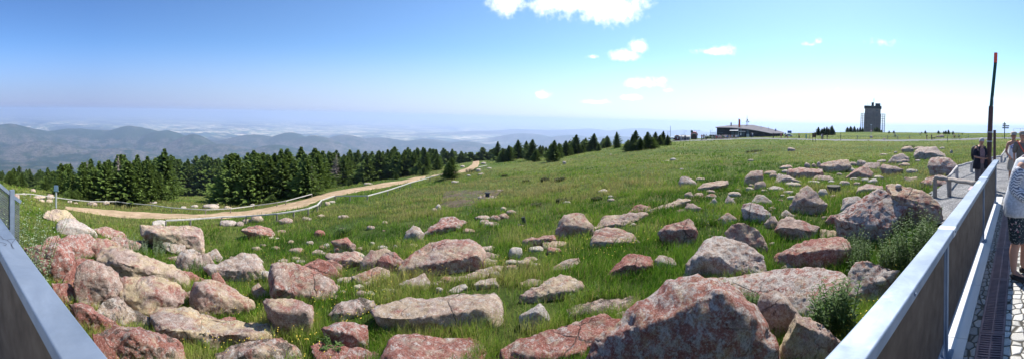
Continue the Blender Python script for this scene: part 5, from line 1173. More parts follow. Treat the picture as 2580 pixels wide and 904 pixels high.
tree_by_px(1553, 373, 332, 'lone spruce standing apart on the crest', w=1.0, kind=1)
for i, (x, yt, yb, w_) in enumerate(((1583, 352, 380, 1.3), (1593, 340, 380, 1.1), (1601, 328, 379, 1.0), (1614, 346, 379, 1.1), (1631, 332, 376, 1.1), (1642, 345, 374, 1.2), (1651, 332, 369, 1.0), (1663, 340, 368, 1.1), (1671, 330, 366, 1.0), (1682, 340, 367, 1.2), (1600, 350, 380, 1.3))):
    tree_by_px(x, yb, yt, 'spruce of the tight cluster left of the wagon kiosk', 'spruces left of the kiosk', w=w_ * 1.4, kind=1)
for (x, yt, yb) in ((2062, 320, 338), (2071, 324, 338), (2077, 321, 338), (2083, 319, 338), (2088, 324, 338), (2096, 316, 336), (2101, 326, 336)):
    tree_by_px(x, yb, yt, 'small spruce on the skyline between the information board and the tower', 'skyline spruces left of the tower', r=150, kind=1, w=1.3)
for (x, yt, yb) in ((2135, 320, 335), (2143, 318, 335), (2153, 318, 335), (2161, 322, 335), (2167, 320, 335), (2173, 321, 335), (2204, 322, 336), (2209, 320, 336), (2215, 324, 336), (2221, 327, 336)):
    tree_by_px(x, yb, yt, 'small spruce at the foot of the tower', 'spruces at the foot of the tower', r=200, kind=1, w=1.5)
for (x, yt, yb) in ((2364, 329, 337), (2378, 330, 338), (2383, 329, 338), (2390, 327, 338), (2401, 330, 338), (2322, 336, 344), (2424, 338, 345), (2331, 329, 335), (2252, 329, 334), (2240, 329, 334)):
    tree_by_px(x, yb, yt, 'tiny spruce on the skyline right of the tower', 'tiny spruces right of the tower', r=165, kind=1, w=1.6)

# ================================================================ leafy weeds and shrubs
m = NT('leaf_green'); oi = m.n('ShaderNodeObjectInfo'); a_ = m.n('ShaderNodeAttribute', attribute_name='tip')
m.bsdf(m.mix(m.math('MULTIPLY', a_.outputs['Fac'], 1.0), (.03, .075, .012), (.12, .20, .04)), .6, spec=.3, trans=.3); M_LEAF = m.m
m = NT('leaf_silver'); a_ = m.n('ShaderNodeAttribute', attribute_name='tip')
m.bsdf(m.mix(m.math('MULTIPLY', a_.outputs['Fac'], 1.0), (.12, .18, .07), (.45, .52, .36)), .6, spec=.3, trans=.25); M_SILVER = m.m
M_STEM = plain('plant_stem', (.12, .16, .05), .8)
def weed(p, h, spread, nst, label, mat, leaf=.07, seed=0, name='leafy_plant', cat='plant', group=None, per=26):
    r = random.Random(seed); V = []; Q = []; T = []; st = MB()
    for s_ in range(nst):
        a = r.uniform(0, 6.28); q = r.random() ** .5 * spread; bx, by = q * math.cos(a), q * math.sin(a); hh = h * r.uniform(.6, 1.05)
        lx, ly = r.uniform(-.25, .25) * hh + bx * .25, r.uniform(-.25, .25) * hh + by * .25; bz = gz(p[0] + bx, p[1] + by) - p[2]
        pts = [Vector((bx + lx * t * t, by + ly * t * t, bz + hh * t)) for t in (0, .35, .7, 1)]
        st.tube(pts, [.006, .005, .004, .002], 4)
        for k in range(per):
            t = .1 + .9 * (k + r.random()) / per; c = Vector((bx + lx * t * t, by + ly * t * t, bz + hh * t)); b = k * 2.4 + r.uniform(-.4, .4)
            L = leaf * r.uniform(.6, 1.2) * (1.1 - .5 * t); up = r.uniform(.0, .8); d = Vector((math.cos(b), math.sin(b), up)).normalized(); s = Vector((-math.sin(b), math.cos(b), 0)) * L * .17
            n = len(V); V += [c, c + d * L * .5 + s, c + d * L + Vector((0, 0, -.15 * L)), c + d * L * .5 - s]; Q.append((n, n + 1, n + 2, n + 3)); g = min(1, max(0, t * .7 + r.uniform(-.2, .3))); T += [g * .5, g, g, g]
    t_ = empty(name, p, 0, label, cat, group)
    me = bpy.data.meshes.new('foliage'); me.from_pydata([tuple(v) for v in V], [], Q); at2 = me.attributes.new('tip', 'FLOAT', 'POINT'); at2.data.foreach_set('value', T)
    link_mesh('foliage', me, mat, t_); st.build('stems', M_STEM, t_)
def weed_px(x, y, ytop, wpx, nst, label, mat=None, leaf=.07, **k):
    g, r = hit(x, y); h = (y - ytop) / F * r * 1.05; weed(g, h, wpx / 2 / F * r, nst, label, mat or M_LEAF, leaf, seed=int(x + y), **k)
g_ = base(66, 0, 5.6); weed(g_, at(66, 496, 5.6).z - g_.z, .30, 30, 'tall silvery green willow shrub behind the left guard rail', M_SILVER, .085, seed=4, per=44, name='shrub', cat='shrub')
weed_px(95, 628, 575, 70, 26, 'leafy green undergrowth right of the silvery shrub', None, .06)
weed_px(375, 640, 596, 120, 60, 'yellow green low shrub spreading between the left pile boulders', M_SILVER, .06, per=30, name='shrub', cat='shrub')
weed_px(235, 606, 582, 40, 12, 'small green plant growing before the pale tilted slab'); weed_px(215, 650, 628, 55, 14, 'small plant in the gap between the red boulders'); weed_px(460, 778, 752, 50, 14, 'small fresh plant beside the big buff boulder')
weed_px(500, 690, 655, 50, 14, 'tuft of leaves between the grey knobbly boulder and the pyramid boulder')
weed_px(2300, 680, 545, 90, 46, 'thick tall leafy weeds against the right guard rail', None, .10, per=34); weed_px(2245, 690, 600, 70, 30, 'leafy weeds in front of the huge sloping boulder', None, .09, per=30)
weed_px(2165, 690, 585, 60, 24, 'thin tall weeds between the arched boulder and the white topped one', None, .08, per=26); weed_px(2150, 640, 590, 70, 16, 'sparse stalks left of the tall weeds', None, .07)
weed_px(2105, 850, 712, 90, 34, 'dark leafy weeds growing beside the yellow boulder', None, .11, per=32); weed_px(1895, 800, 745, 40, 14, 'small dark plant in the crack right of the giant boulder', None, .07)
weed_px(2330, 600, 560, 50, 16, 'leafy sprigs below the red brown boulder', None, .07); weed_px(2300, 480, 452, 60, 16, 'weeds beside the mossy block', None, .08); weed_px(835, 895, 850, 70, 14, 'nettle like plant over the bottom red slab', None, .09)
weed_px(1785, 560, 535, 70, 24, 'patch of broad clover leaves left of the saddle stone', None, .09, per=10); weed_px(1480, 745, 728, 90, 22, 'patch of broad leaves above the lichen slab', None, .08, per=8)
weed_px(1783, 349, 342.5, 16, 60, 'rounded bright green bush left of the seated crowd', None, .5, name='shrub', cat='shrub')

# ================================================================ grass
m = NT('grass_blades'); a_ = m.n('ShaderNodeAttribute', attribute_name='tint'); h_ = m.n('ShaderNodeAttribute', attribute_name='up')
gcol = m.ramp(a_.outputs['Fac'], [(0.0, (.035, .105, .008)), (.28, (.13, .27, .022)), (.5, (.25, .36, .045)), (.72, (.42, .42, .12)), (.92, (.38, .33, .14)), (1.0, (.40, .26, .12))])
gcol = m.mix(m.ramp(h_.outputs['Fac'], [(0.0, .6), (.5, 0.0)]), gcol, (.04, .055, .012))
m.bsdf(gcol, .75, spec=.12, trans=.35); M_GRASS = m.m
def mask_points(X, Y, grow=0.0):
    ok = np.ones(len(X), bool)
    for (rx, ry, ra, rb) in ROCKS:
        d = math.hypot(rx, ry) + 1e-6; ux, uy = rx / d, ry / d; R_ = max(ra, rb) + .1
        k = np.nonzero((np.abs(X - rx) < R_) & (np.abs(Y - ry) < R_) & ok)[0]
        if len(k) == 0: continue
        dx, dy = X[k] - rx, Y[k] - ry; al = dx * ux + dy * uy; ac = dx * uy - dy * ux
        ok[k[(al / (rb * .72 + .01)) ** 2 + (ac / (ra * .80 + .01)) ** 2 < 1]] = False
    for P_ in PATHPTS:
        for (cx_, cy_, hw) in P_[::2]:
            k = np.nonzero((np.abs(X - cx_) < hw + .1) & (np.abs(Y - cy_) < hw + .1))[0]
            if len(k): ok[k[np.hypot(X[k] - cx_, Y[k] - cy_) < hw * .97 + .02]] = False
    ok &= ~inside(X, Y, GRAVEL_POLY); ok &= ~(inside(X, Y, BARE_POLY) & (fbm(X * 2, Y * 2, 2, 8) < .52))
    a, p = rail_ap(X, Y); ok &= ~((p < .78) & (a < 8.6))
    return ok
def grass_pts(N, t0, t1, seed):
    rs_ = np.random.RandomState(seed)
    az = np.radians(rs_.uniform(-93, 92, N)); tn_ = rs_.uniform(t0, t1, N)
    # invert the slope profile
    R = np.exp(rs_.uniform(0, 1, N)); r = np.full(N, 3.0)
    rg_ = np.exp(np.linspace(math.log(1.5), math.log(150), 260)); aa = np.linspace(-PI * .52, PI * .52, 181); A2, R2 = np.meshgrid(aa, rg_, indexing='ij'); TN = drop(A2, R2) / R2
    ia = np.clip(((az - aa[0]) / (aa[1] - aa[0])).astype(int), 0, 180)
    for j in range(181):
        k = np.nonzero(ia == j)[0]
        if len(k) == 0: continue
        tt = np.minimum.accumulate(TN[j]); r[k] = np.interp(-tn_[k], -tt, rg_, right=999)
    ok = (r < 149) & (r > 1.6); return az[ok], r[ok]
def blades(name, N, t0, t1, seed, label, hfun, wmin, wpx, seg2=True):
    az, r = grass_pts(N, t0, t1, seed); rs_ = np.random.RandomState(seed + 1)
    # tufts
    n = len(az); X = np.sin(az) * r; Y = np.cos(az) * r
    clump = fbm(X * 1.6 + 30, Y * 1.6 + 30, 3, 41); keep = rs_.rand(n) < np.clip(.30 + 2.8 * (clump - .38), .10, 1); X, Y, r = X[keep], Y[keep], r[keep]
    ok = mask_points(X, Y); X, Y, r = X[ok], Y[ok], r[ok]; n = len(X)
    Z = ground_z(X, Y) - .01
    big = fbm(X / 5 + 12, Y / 5 + 12, 4, 51); med = fbm(X / 1.1 + 2, Y / 1.1 + 9, 3, 61); far = fbm(X / 16 + 5, Y / 16 + 77, 3, 71)
    H = hfun(r) * (.45 + 1.1 * med) * rs_.uniform(.5, 1.35, n); W_ = np.maximum(wmin, r * wpx) * rs_.uniform(.6, 1.3, n)
    th = rs_.uniform(0, 2 * PI, n); lean = rs_.uniform(.1, .75, n); lx = np.cos(th) * lean * H + .12 * H; ly = np.sin(th) * lean * H
    ft = rs_.uniform(0, 2 * PI, n); wx, wy = np.cos(ft) * W_ / 2, np.sin(ft) * W_ / 2
    tint = np.clip(.12 + .14 * np.clip((r - 7) / 25, 0, 1) + 1.15 * (big - .42) + .9 * (med - .45) + 1.6 * (far - .45) * np.clip(r / 30, 0.3, 1) + rs_.normal(0, .12, n) + .16 * np.clip(r / 40, 0, 1), 0, .86)
    dry = rs_.rand(n) < .05 + .16 * np.clip((big - .5) * 6, 0, 1) + .5 * np.clip((far - .54) * 9, 0, 1) * np.clip(r / 25 - .2, 0, 1); tint[dry] = rs_.uniform(.75, 1.0, dry.sum())
    o0 = np.stack([X - wx, Y - wy, Z], -1); o1 = np.stack([X + wx, Y + wy, Z], -1)
    m0 = np.stack([X + lx * .35 - wx * .75, Y + ly * .35 - wy * .75, Z + H * .6], -1); m1 = np.stack([X + lx * .35 + wx * .75, Y + ly * .35 + wy * .75, Z + H * .6], -1)
    tp_ = np.stack([X + lx, Y + ly, Z + H * (1 - .25 * lean)], -1)
    V = np.stack([o0, o1, m1, m0, tp_], 1).reshape(-1, 3); b = np.arange(n)[:, None] * 5
    Q = b + np.array([[0, 1, 2, 3]]); T_ = b + np.array([[3, 2, 4]])
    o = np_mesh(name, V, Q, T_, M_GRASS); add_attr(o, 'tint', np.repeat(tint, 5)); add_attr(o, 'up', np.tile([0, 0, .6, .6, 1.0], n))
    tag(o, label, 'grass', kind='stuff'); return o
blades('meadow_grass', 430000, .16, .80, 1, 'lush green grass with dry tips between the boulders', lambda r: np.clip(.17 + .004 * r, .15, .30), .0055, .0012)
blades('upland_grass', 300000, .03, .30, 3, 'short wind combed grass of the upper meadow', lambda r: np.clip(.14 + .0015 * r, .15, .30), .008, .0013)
M_HEATH = plain('dark_heather', (.07, .08, .03), .9)
for (x, y, yt, w_, lab) in ((1437, 507, 498, 34, 'dark peaty heather clump beside the pale meadow stone'), (1412, 508, 501, 20, 'small dark heather clump left of the peaty one'), (1350, 519, 512, 24, 'dark flattened plant clump above the leaning stake'), (1503, 503, 496, 22, 'dark clump under the broken pale branch stone'), (1372, 456, 449, 18, 'brown heather clump high in the meadow'), (1412, 455, 448, 26, 'wide brown heather clump high in the meadow'), (1325, 458, 453, 12, 'tiny dark clump below the crest spruces'), (1272, 446, 441, 12, 'tiny dark clump near the far path bend'), (1900, 383, 378, 40, 'long dark dip of heather below the station'), (860, 592, 570, 44, 'deep green rush tussock in the grassy hollow'), (1185, 434, 425, 26, 'dark low bush beside the short far rail'), (2290, 372, 366, 30, 'dark heather strip at the top of the right field')):
    weed_px(x, y, yt, w_, 46, lab, M_LEAF if 'green' in lab else M_HEATH, .13 if y > 480 else .2, per=14, name='heather_clump', cat='plant')
# flowers
az, r = grass_pts(5200, .05, .75, 9); X = np.sin(az) * r; Y = np.cos(az) * r; ok = mask_points(X, Y) & (fbm(X / 4, Y / 4, 2, 91) > .5); X, Y, r = X[ok], Y[ok], r[ok]
Z = ground_z(X, Y) + np.random.RandomState(2).uniform(.12, .24, len(X)); s_ = np.maximum(.008, r * .0006)
V = np.stack([np.stack([X + dx * s_, Y + dy * s_, Z + dz * s_], -1) for dx, dy, dz in ((-1, 0, 0), (0, -1, -.3), (1, 0, 0), (0, 1, .5))], 1).reshape(-1, 3)
o = np_mesh('meadow_flowers', V, np.arange(len(X) * 4).reshape(-1, 4), None, plain('flower_yellow', (.75, .55, .08), .7)); tag(o, 'tiny yellow flowers dotted over the meadow grass', 'flowers', kind='stuff')
# ================================================================ people
def skin(chains, sub=2, root=0):
    """grow one continuous surface from a skeleton: chains = lists of (x, y, z, rx[, ry]); joints at the same place are shared"""
    V = []; Rr = []; E = []; key = {}
    for ch in chains:
        prev = None
        for q in ch:
            k = tuple(round(a, 4) for a in q[:3])
            if k not in key: key[k] = len(V); V.append(q[:3]); Rr.append((q[3], q[4] if len(q) > 4 else q[3]))
            i = key[k]
            if prev is not None and prev != i and (prev, i) not in E and (i, prev) not in E: E.append((prev, i))
            prev = i
    me = bpy.data.meshes.new('tmp'); me.from_pydata(V, E, []); o = bpy.data.objects.new('tmp', me); COL.objects.link(o)
    o.modifiers.new('s', 'SKIN').use_smooth_shade = True
    for i, sv in enumerate(me.skin_vertices[0].data): sv.radius = Rr[i]; sv.use_root = (i == root); sv.use_loose = False
    if sub: ss = o.modifiers.new('u', 'SUBSURF'); ss.levels = sub; ss.render_levels = sub
    dg = bpy.context.evaluated_depsgraph_get(); dg.update(); ev = o.evaluated_get(dg)
    m2 = bpy.data.meshes.new_from_object(ev); bpy.data.objects.remove(o); bpy.data.meshes.remove(me); m2.materials.clear()
    return m2
def join_mesh(name, meshes, mat, parent, voxel=0):
    bm = bmesh.new()
    for q in meshes:
        if isinstance(q, MB):
            t_ = bpy.data.meshes.new('q'); t_.from_pydata(q.v, [], q.f); bm.from_mesh(t_)
        else: bm.from_mesh(q)
    if voxel:
        bmesh.ops.remove_doubles(bm, verts=bm.verts, dist=1e-5); bmesh.ops.holes_fill(bm, edges=[e for e in bm.edges if e.is_boundary], sides=0); bmesh.ops.recalc_face_normals(bm, faces=bm.faces)
    me = bpy.data.meshes.new(name); bm.to_mesh(me); bm.free(); o = link_mesh(name, me, None, None)
    if voxel:
        r_ = o.modifiers.new('r', 'REMESH'); r_.mode = 'VOXEL'; r_.voxel_size = voxel; s_ = o.modifiers.new('s', 'SMOOTH'); s_.factor = .5; s_.iterations = 2
        dg = bpy.context.evaluated_depsgraph_get(); dg.update(); m2 = bpy.data.meshes.new_from_object(o.evaluated_get(dg)); o.modifiers.clear(); o.data = m2; me = m2; m2.name = name
    me.shade_smooth(); me.materials.clear(); me.materials.append(mat); o.parent = parent; return o
def hand_mb(wrist, direc, palm_n, s=1.0, curl=.5, side=1):
    """palm with five separate tapered fingers and a thumb off its side"""
    w_ = Vector(wrist); d = Vector(direc).normalized(); n_ = Vector(palm_n).normalized(); u = d.cross(n_).normalized() * side; n_ = u.cross(d).normalized() * side
    mb = MB(); c = w_ + d * .045 * s
    R3 = Matrix((u, d, n_)).transposed(); mb.box(c, (.078 * s, .092 * s, .028 * s), M=R3)
    for k, (off_, L) in enumerate(((-.030, .068), (-.010, .078), (.010, .074), (.029, .058))):
        p = w_ + d * .088 * s + u * off_ * s; pts = [p - d * .02 * s, p]; dd = d.copy()
        for j in range(3):
            dd = (Matrix.Rotation(curl * .7 * -side, 3, u) @ dd) if side == 1 else (Matrix.Rotation(curl * .7, 3, u) @ dd); pts.append(pts[-1] + dd * L * s / 3)
        mb.tube(pts, [.0095 * s, .0095 * s, .009 * s, .008 * s, .006 * s], 6)
    p = w_ + d * .03 * s - u * .034 * s; mb.tube([p, p + (d * .6 - u * .7).normalized() * .035 * s, p + (d * .6 - u * .7).normalized() * .035 * s + (d - u * .1 + n_ * .3).normalized() * .032 * s], [.012 * s, .011 * s, .007 * s], 6)
    return mb
def head_parts(c, fw, r=.1, pitch=0.0):
    """head with brow, nose, chin, ears; c is the head centre, fw the way it faces"""
    f = Vector(fw).normalized(); s = f.cross(Vector((0, 0, 1))).normalized(); u = Vector((0, 0, 1))
    Rm = Matrix((s, f, u)).transposed() @ Matrix.Rotation(-pitch, 3, 'X'); bm = bmesh.new(); bmesh.ops.create_uvsphere(bm, u_segments=20, v_segments=16, radius=1)
    for v in bm.verts:
        x, y, z = v.co; x *= .76; y *= .92; z *= 1.16
        if z < 0: x *= 1 + .28 * z; y = y * (1 + .12 * z) + (.06 * -z if y > 0 else .18 * z * -y * -1)
        if y > .3:
            y += .20 * math.exp(-((x / .13) ** 2 + ((z + .12) / .16) ** 2)) + .05 * math.exp(-((z - .28) / .1) ** 2) - .07 * math.exp(-(((abs(x) - .28) / .14) ** 2 + ((z - .1) / .1) ** 2)) + .04 * math.exp(-((x / .22) ** 2 + ((z + .55) / .07) ** 2)) + .07 * math.exp(-((x / .2) ** 2 + ((z + .95) / .15) ** 2))
        v.co = Rm @ Vector((x, y, z)) * r + Vector(c)
    me = bpy.data.meshes.new('h'); bm.to_mesh(me); bm.free(); ex = MB()
    for q in (-1, 1): ex.ball(Rm @ Vector((q * .77, -.02, -.05)) * r + Vector(c), r * .24, 8, (.4, .8, 1.1))
    return me, ex, Rm
def hair_mesh(c, Rm, r, length=.1, vol=1.0):
    bm = bmesh.new(); bmesh.ops.create_uvsphere(bm, u_segments=24, v_segments=16, radius=1)
    kill = [v for v in bm.verts if (v.co.y > .35 and v.co.z < .35) or v.co.z < -.35 - length * 2 or (v.co.y > .05 and v.co.z < -.05)]
    bmesh.ops.delete(bm, geom=kill, context='VERTS')
    for v in bm.verts:
        x, y, z = v.co; k = 1 + .12 * mnoise.noise(v.co * 4) + .06 * mnoise.noise(v.co * 11)
        v.co = Rm @ Vector((x * .84 * k * vol, y * .99 * k * vol - .03, z * 1.22 * k * vol)) * r + Vector(c)
    me = bpy.data.meshes.new('hair'); bm.to_mesh(me); bm.free(); return me
SK = plain('skin_tanned', (.42, .22, .15), .6, var=.08); SKL = plain('skin_light', (.44, .24, .165), .6, var=.08)
def pattern(name, f):
    m = NT(name); f(m); return m.m
def f_stripe(m):
    s_ = m.n('ShaderNodeSeparateXYZ'); m.l(m.coord('Object'), s_.inputs[0]); v = m.math('FRACT', m.math('MULTIPLY', m.math('ADD', s_.outputs[2], m.math('MULTIPLY', m.math('ABSOLUTE', s_.outputs[0]), .8)), 26.0))
    m.bsdf(m.ramp(v, [(.0, (.28, .06, .06)), (.3, (.28, .06, .06)), (.34, (.45, .40, .40)), (.6, (.42, .36, .36)), (.64, (.05, .04, .06)), (.95, (.05, .04, .06))], 'LINEAR'), .85)
def f_zig(m):
    s_ = m.n('ShaderNodeSeparateXYZ'); m.l(m.coord('Object'), s_.inputs[0])
    zz = m.math('PINGPONG', m.math('ADD', s_.outputs[1], m.math('MULTIPLY', s_.outputs[0], 1.0)), .022); v = m.math('FRACT', m.math('MULTIPLY', m.math('ADD', s_.outputs[2], m.math('MULTIPLY', zz, 1.2)), 30.0))
    m.bsdf(m.ramp(v, [(.0, (.62, .62, .63)), (.48, (.60, .60, .62)), (.55, (.12, .14, .19)), (.93, (.14, .16, .21)), (1.0, (.6, .6, .62))]), .9)
def f_floral(m):
    c = m.coord('Object'); v = m.vor(c, 20); m.bsdf(m.mix(m.ramp(m.vor(c, 62), [(.2, .8), (.35, 0.0)]), m.ramp(v, [(.10, (.58, .55, .50)), (.22, (.30, .10, .12)), (.3, (.02, .03, .035))]), (.45, .47, .42)), .85)
STRIPE, ZIG, FLORAL = pattern('striped_shirt_cloth', f_stripe), pattern('zigzag_knit', f_zig), pattern('floral_print', f_floral)
def figure(p, fwd, H, label, J, outfit, skinmat=SK, headfw=None, pitch=.0, hair=(.3, .28, .27), hat=None, hands=None, sub=2):
    """J: overrides of the joints; outfit: list of (part name, material, chains of joint names, extra radius)"""
    k = H / 1.70
    jj = {'pel': (0, 0, .95, .125, .10), 'spi': (0, .0, 1.10, .115, .09), 'che': (0, .0, 1.28, .135, .10), 'upc': (0, -.01, 1.39, .12, .085), 'nek': (0, 0, 1.475, .05, .05), 'hed': (0, .015, 1.55, .05, .05),
          'low': (0, .0, .86, .135, .10), 'wst': (0, .0, 1.03, .12, .095), 'hpL': (-.085, 0, .80, .085, .088), 'knL': (-.10, .02, .50, .058, .06), 'kbL': (-.10, .01, .43, .056, .06), 'caL': (-.10, -.005, .34, .054, .056), 'anL': (-.10, -.01, .10, .034, .036), 'toL': (-.115, .14, .035, .035, .028),
          'shL': (-.175, -.01, 1.395, .052, .052), 'elL': (-.225, -.03, 1.12, .040, .040), 'wrL': (-.235, .05, .88, .024, .028)}
    for n_ in ('hp', 'kn', 'kb', 'ca', 'an', 'to', 'sh', 'el', 'wr'):
        x, y, z, a, b = jj[n_ + 'L']; jj[n_ + 'R'] = (-x, y, z, a, b)
    for n_, v in J.items(): jj[n_] = tuple(v) + tuple(jj[n_][len(v):])
    q = lambda n_, e=0.0: (jj[n_][0] * k, jj[n_][1] * k, jj[n_][2] * k, (jj[n_][3] + e) * k, (jj[n_][4] + e) * k)
    t = empty('person', p, math.atan2(-fwd[0], fwd[1]), label, 'person')
    hc = Vector(q('hed')[:3]) + Vector((0, .02, .055)) * k
    hf = headfw or (0, 1, 0); hm_, ears, Rm = head_parts(hc, hf, .100 * k, pitch)
    chains = [[q('pel'), q('spi'), q('che'), q('upc'), q('nek'), q('hed')], [q('pel'), q('hpL'), q('knL'), q('caL'), q('anL'), q('toL')], [q('pel'), q('hpR'), q('knR'), q('caR'), q('anR'), q('toR')], [q('upc'), q('shL'), q('elL'), q('wrL')], [q('upc'), q('shR'), q('elR'), q('wrR')]]
    parts = [skin(chains, sub), hm_, ears]
    for S_, sd_ in ((('L', -1), ('R', 1)) if sub > 1 else ()):
        e_, w_ = Vector(q('el' + S_)[:3]), Vector(q('wr' + S_)[:3]); d_ = (w_ - e_).normalized()
        pn_ = (hands or {}).get(S_, ((-sd_, 0, 0), .45)); parts.append(hand_mb(w_, (hands or {}).get(S_ + 'd', d_), pn_[0], k, pn_[1], 1))
    b_ = join_mesh('body', parts, skinmat, t, .0055 if sub > 1 else .02)
    for nm, mat, chs, ex in outfit:
        join_mesh(nm, [skin([[q(n_ if isinstance(n_, str) else n_[0], ex + (0 if isinstance(n_, str) else n_[1])) for n_ in c] for c in chs], sub)], mat, t)
    hm2 = link_mesh('hair', hair_mesh(hc, Rm, .100 * k), plain('hair_%d' % int(hair[0] * 100), hair, .8, var=.3, scale=30), t); hm2.data.shade_smooth()
    for s_ in ((-1, 1) if sub > 1 else ()): MB().ball(hc + Rm @ Vector((s_ * .028, .083, .012)) * k, .008 * k, 6).build('eye', M_DARK, t)
    if sub > 1: mo = MB().box(hc + Rm @ Vector((0, .086, -.052)) * k, (.036 * k, .008 * k, .008 * k), M=Rm).build('mouth', plain('lips', (.35, .12, .1), .5), t)
    if hat:
        hb = MB(); c = hc + Rm @ Vector((0, 0, .05)) * k
        pts = [(c + Rm @ Vector((0, 0, z_)) * k) for z_ in (-.005, .0, .03, .07, .095, .1)]
        hb.tube(pts, [.185 * k if hat[1] else .102 * k, .104 * k, .102 * k, .095 * k, .06 * k, .01 * k], 20)
        if not hat[1]: hb.add([c + Rm @ Vector(v) * k for v in ((-.07, .06, .0), (.07, .06, .0), (.055, .175, -.015), (-.055, .175, -.015), (-.07, .06, .012), (.07, .06, .012), (.055, .175, -.005), (-.055, .175, -.005))], [(3, 2, 1, 0), (4, 5, 6, 7), (0, 1, 5, 4), (1, 2, 6, 5), (2, 3, 7, 6), (3, 0, 4, 7)])
        hb.build('hat', hat[0], t, smooth=True)
    return t, k, q
def face_dir(x, alpha):                # forward vector of somebody seen at column x, turned alpha degrees from facing us toward the picture's right
    a = (x - CX) / F; al = math.radians(alpha); u = (math.sin(a), math.cos(a)); r_ = (math.cos(a), -math.sin(a))
    return (-u[0] * math.cos(al) + r_[0] * math.sin(al), -u[1] * math.cos(al) + r_[1] * math.sin(al), 0)
def shoes(t, q, mat, k):
    for S_ in 'LR':
        an, to = Vector(q('an' + S_)[:3]), Vector(q('to' + S_)[:3]); d = (to - an); d.z = 0; d.normalize()
        join_mesh('shoe', [skin([[(an.x - d.x * .05 * k, an.y - d.y * .05 * k, .045 * k, .042 * k), (an.x + d.x * .03 * k, an.y + d.y * .03 * k, .055 * k, .05 * k), (to.x, to.y, .04 * k, .045 * k, .036 * k), (to.x + d.x * .05 * k, to.y + d.y * .05 * k, .032 * k, .03 * k, .024 * k)]], 1)], mat, t, .008)
def stand(x, r, yh=None): 
    d = ray(x, 400); h = math.hypot(d[0], d[1]); X, Y = d[0] / h * r, d[1] / h * r; a, p = rail_ap(X, Y)
    return Vector((X, Y, 0.0 if (a < 8.4 and p < .4) else gz(X, Y) + .045))
SH = plain('shoe_black', (.02, .02, .022), .6); TAUPE = plain('taupe_trousers', (.13, .11, .115), .85); NAVY = plain('navy_cardigan', (.012, .014, .028), .85)
# woman with phone and backpack beside the marker pole
P1 = stand(2470, 10.6); H1 = 1.66
t, k, q = figure(P1, face_dir(2470, 38), 1.62, 'grey haired woman in dark cardigan and striped top reading a phone beside the marker pole', {
    'elL': (-.23, .0, 1.13), 'wrL': (-.07, .24, 1.10), 'elR': (.23, .0, 1.13), 'wrR': (.06, .25, 1.08), 'hed': (0, .045, 1.545), 'knL': (-.11, .02, .5), 'pel': (0, 0, .95, .15, .125), 'spi': (0, .01, 1.10, .15, .13), 'che': (0, .02, 1.27, .15, .12)}, [
    ('striped_top', STRIPE, [['low', 'pel', 'spi', 'che', 'upc'], ['upc', 'shL'], ['upc', 'shR']], .018),
    ('trousers', TAUPE, [['wst', 'pel', ('hpL', .02), ('knL', .035), ('caL', .035), ('anL', .045)], ['pel', ('hpR', .02), ('knR', .035), ('caR', .035), ('anR', .045)]], .012),
    ('cardigan_sleeves', NAVY, [['shL', ('elL', .01)], ], .028), ('cardigan_sleeves', NAVY, [['shR', ('elR', .01)]], .028)],
    hair=(.40, .39, .39), pitch=.5, headfw=(.1, 1, 0), hands={'L': ((0, 0, 1), .5), 'R': ((0, 0, 1), .5), 'Ld': (.75, .5, 0), 'Rd': (-.75, .5, 0)})
shoes(t, q, SH, k)
cd = MB()                              # open cardigan: two fronts and a back, with thickness
for s_ in (-1, 1):
    pr = [(s_ * .06, .10), (s_ * .15, .135), (s_ * .21, .05), (s_ * .205, -.08), (s_ * .1, -.17), (0, -.185)]
    for i in range(5):
        a, b = pr[i], pr[i + 1]
        cd.add([(a[0] * .80, a[1] * .8, 1.44), (b[0] * .80, b[1] * .8, 1.44), (b[0] * .95, b[1], 1.1), (a[0] * .95, a[1], 1.1), (b[0] * 1.15, b[1] * 1.1, .74), (a[0] * 1.2, a[1] * 1.1, .74)], [(0, 1, 2, 3), (3, 2, 4, 5)])
cd.v = [(x * k, y * k, z * k) for x, y, z in cd.v]; c_ = cd.build('cardigan', NAVY, t, smooth=True); sd_ = c_.modifiers.new('t', 'SOLIDIFY'); sd_.thickness = .014
ph = MB().box((0, .33 * k, 1.125 * k), (.075, .15, .01), M=Matrix.Rotation(.5, 3, 'X')).build('phone', M_DARK, None); ph.matrix_world = t.matrix_world
bpy.context.view_layer.update(); ph.matrix_world = t.matrix_world.copy(); tag(ph, 'dark phone held in both hands by the grey haired woman', 'phone')
bp_ = MB(); pts = [Vector((0, -.19, z)) * k for z in (.98, 1.02, 1.15, 1.32, 1.42, 1.45)]; bp_.tube(pts, [.09, .13, .15, .145, .11, .03], 14); bp_.v = [(x * 1.05, (y + .19 * k) * .85 - .25 * k, z) for x, y, z in bp_.v]
bo = bp_.build('backpack', plain('backpack_black', (.015, .015, .018), .7), None, smooth=True); bo.matrix_world = t.matrix_world.copy(); tag(bo, 'black backpack on the back of the woman with the phone', 'backpack')
for s_ in (-1, 1):
    st = MB().tube([Vector((s_ * .11, -.14, 1.40)) * k, Vector((s_ * .125, -.02, 1.475)) * k, Vector((s_ * .13, .12, 1.38)) * k, Vector((s_ * .16, .10, 1.2)) * k, Vector((s_ * .18, -.08, 1.08)) * k], .016, 6); so_ = st.build('strap', plain('strap_dark', (.02, .02, .022), .8), bo)
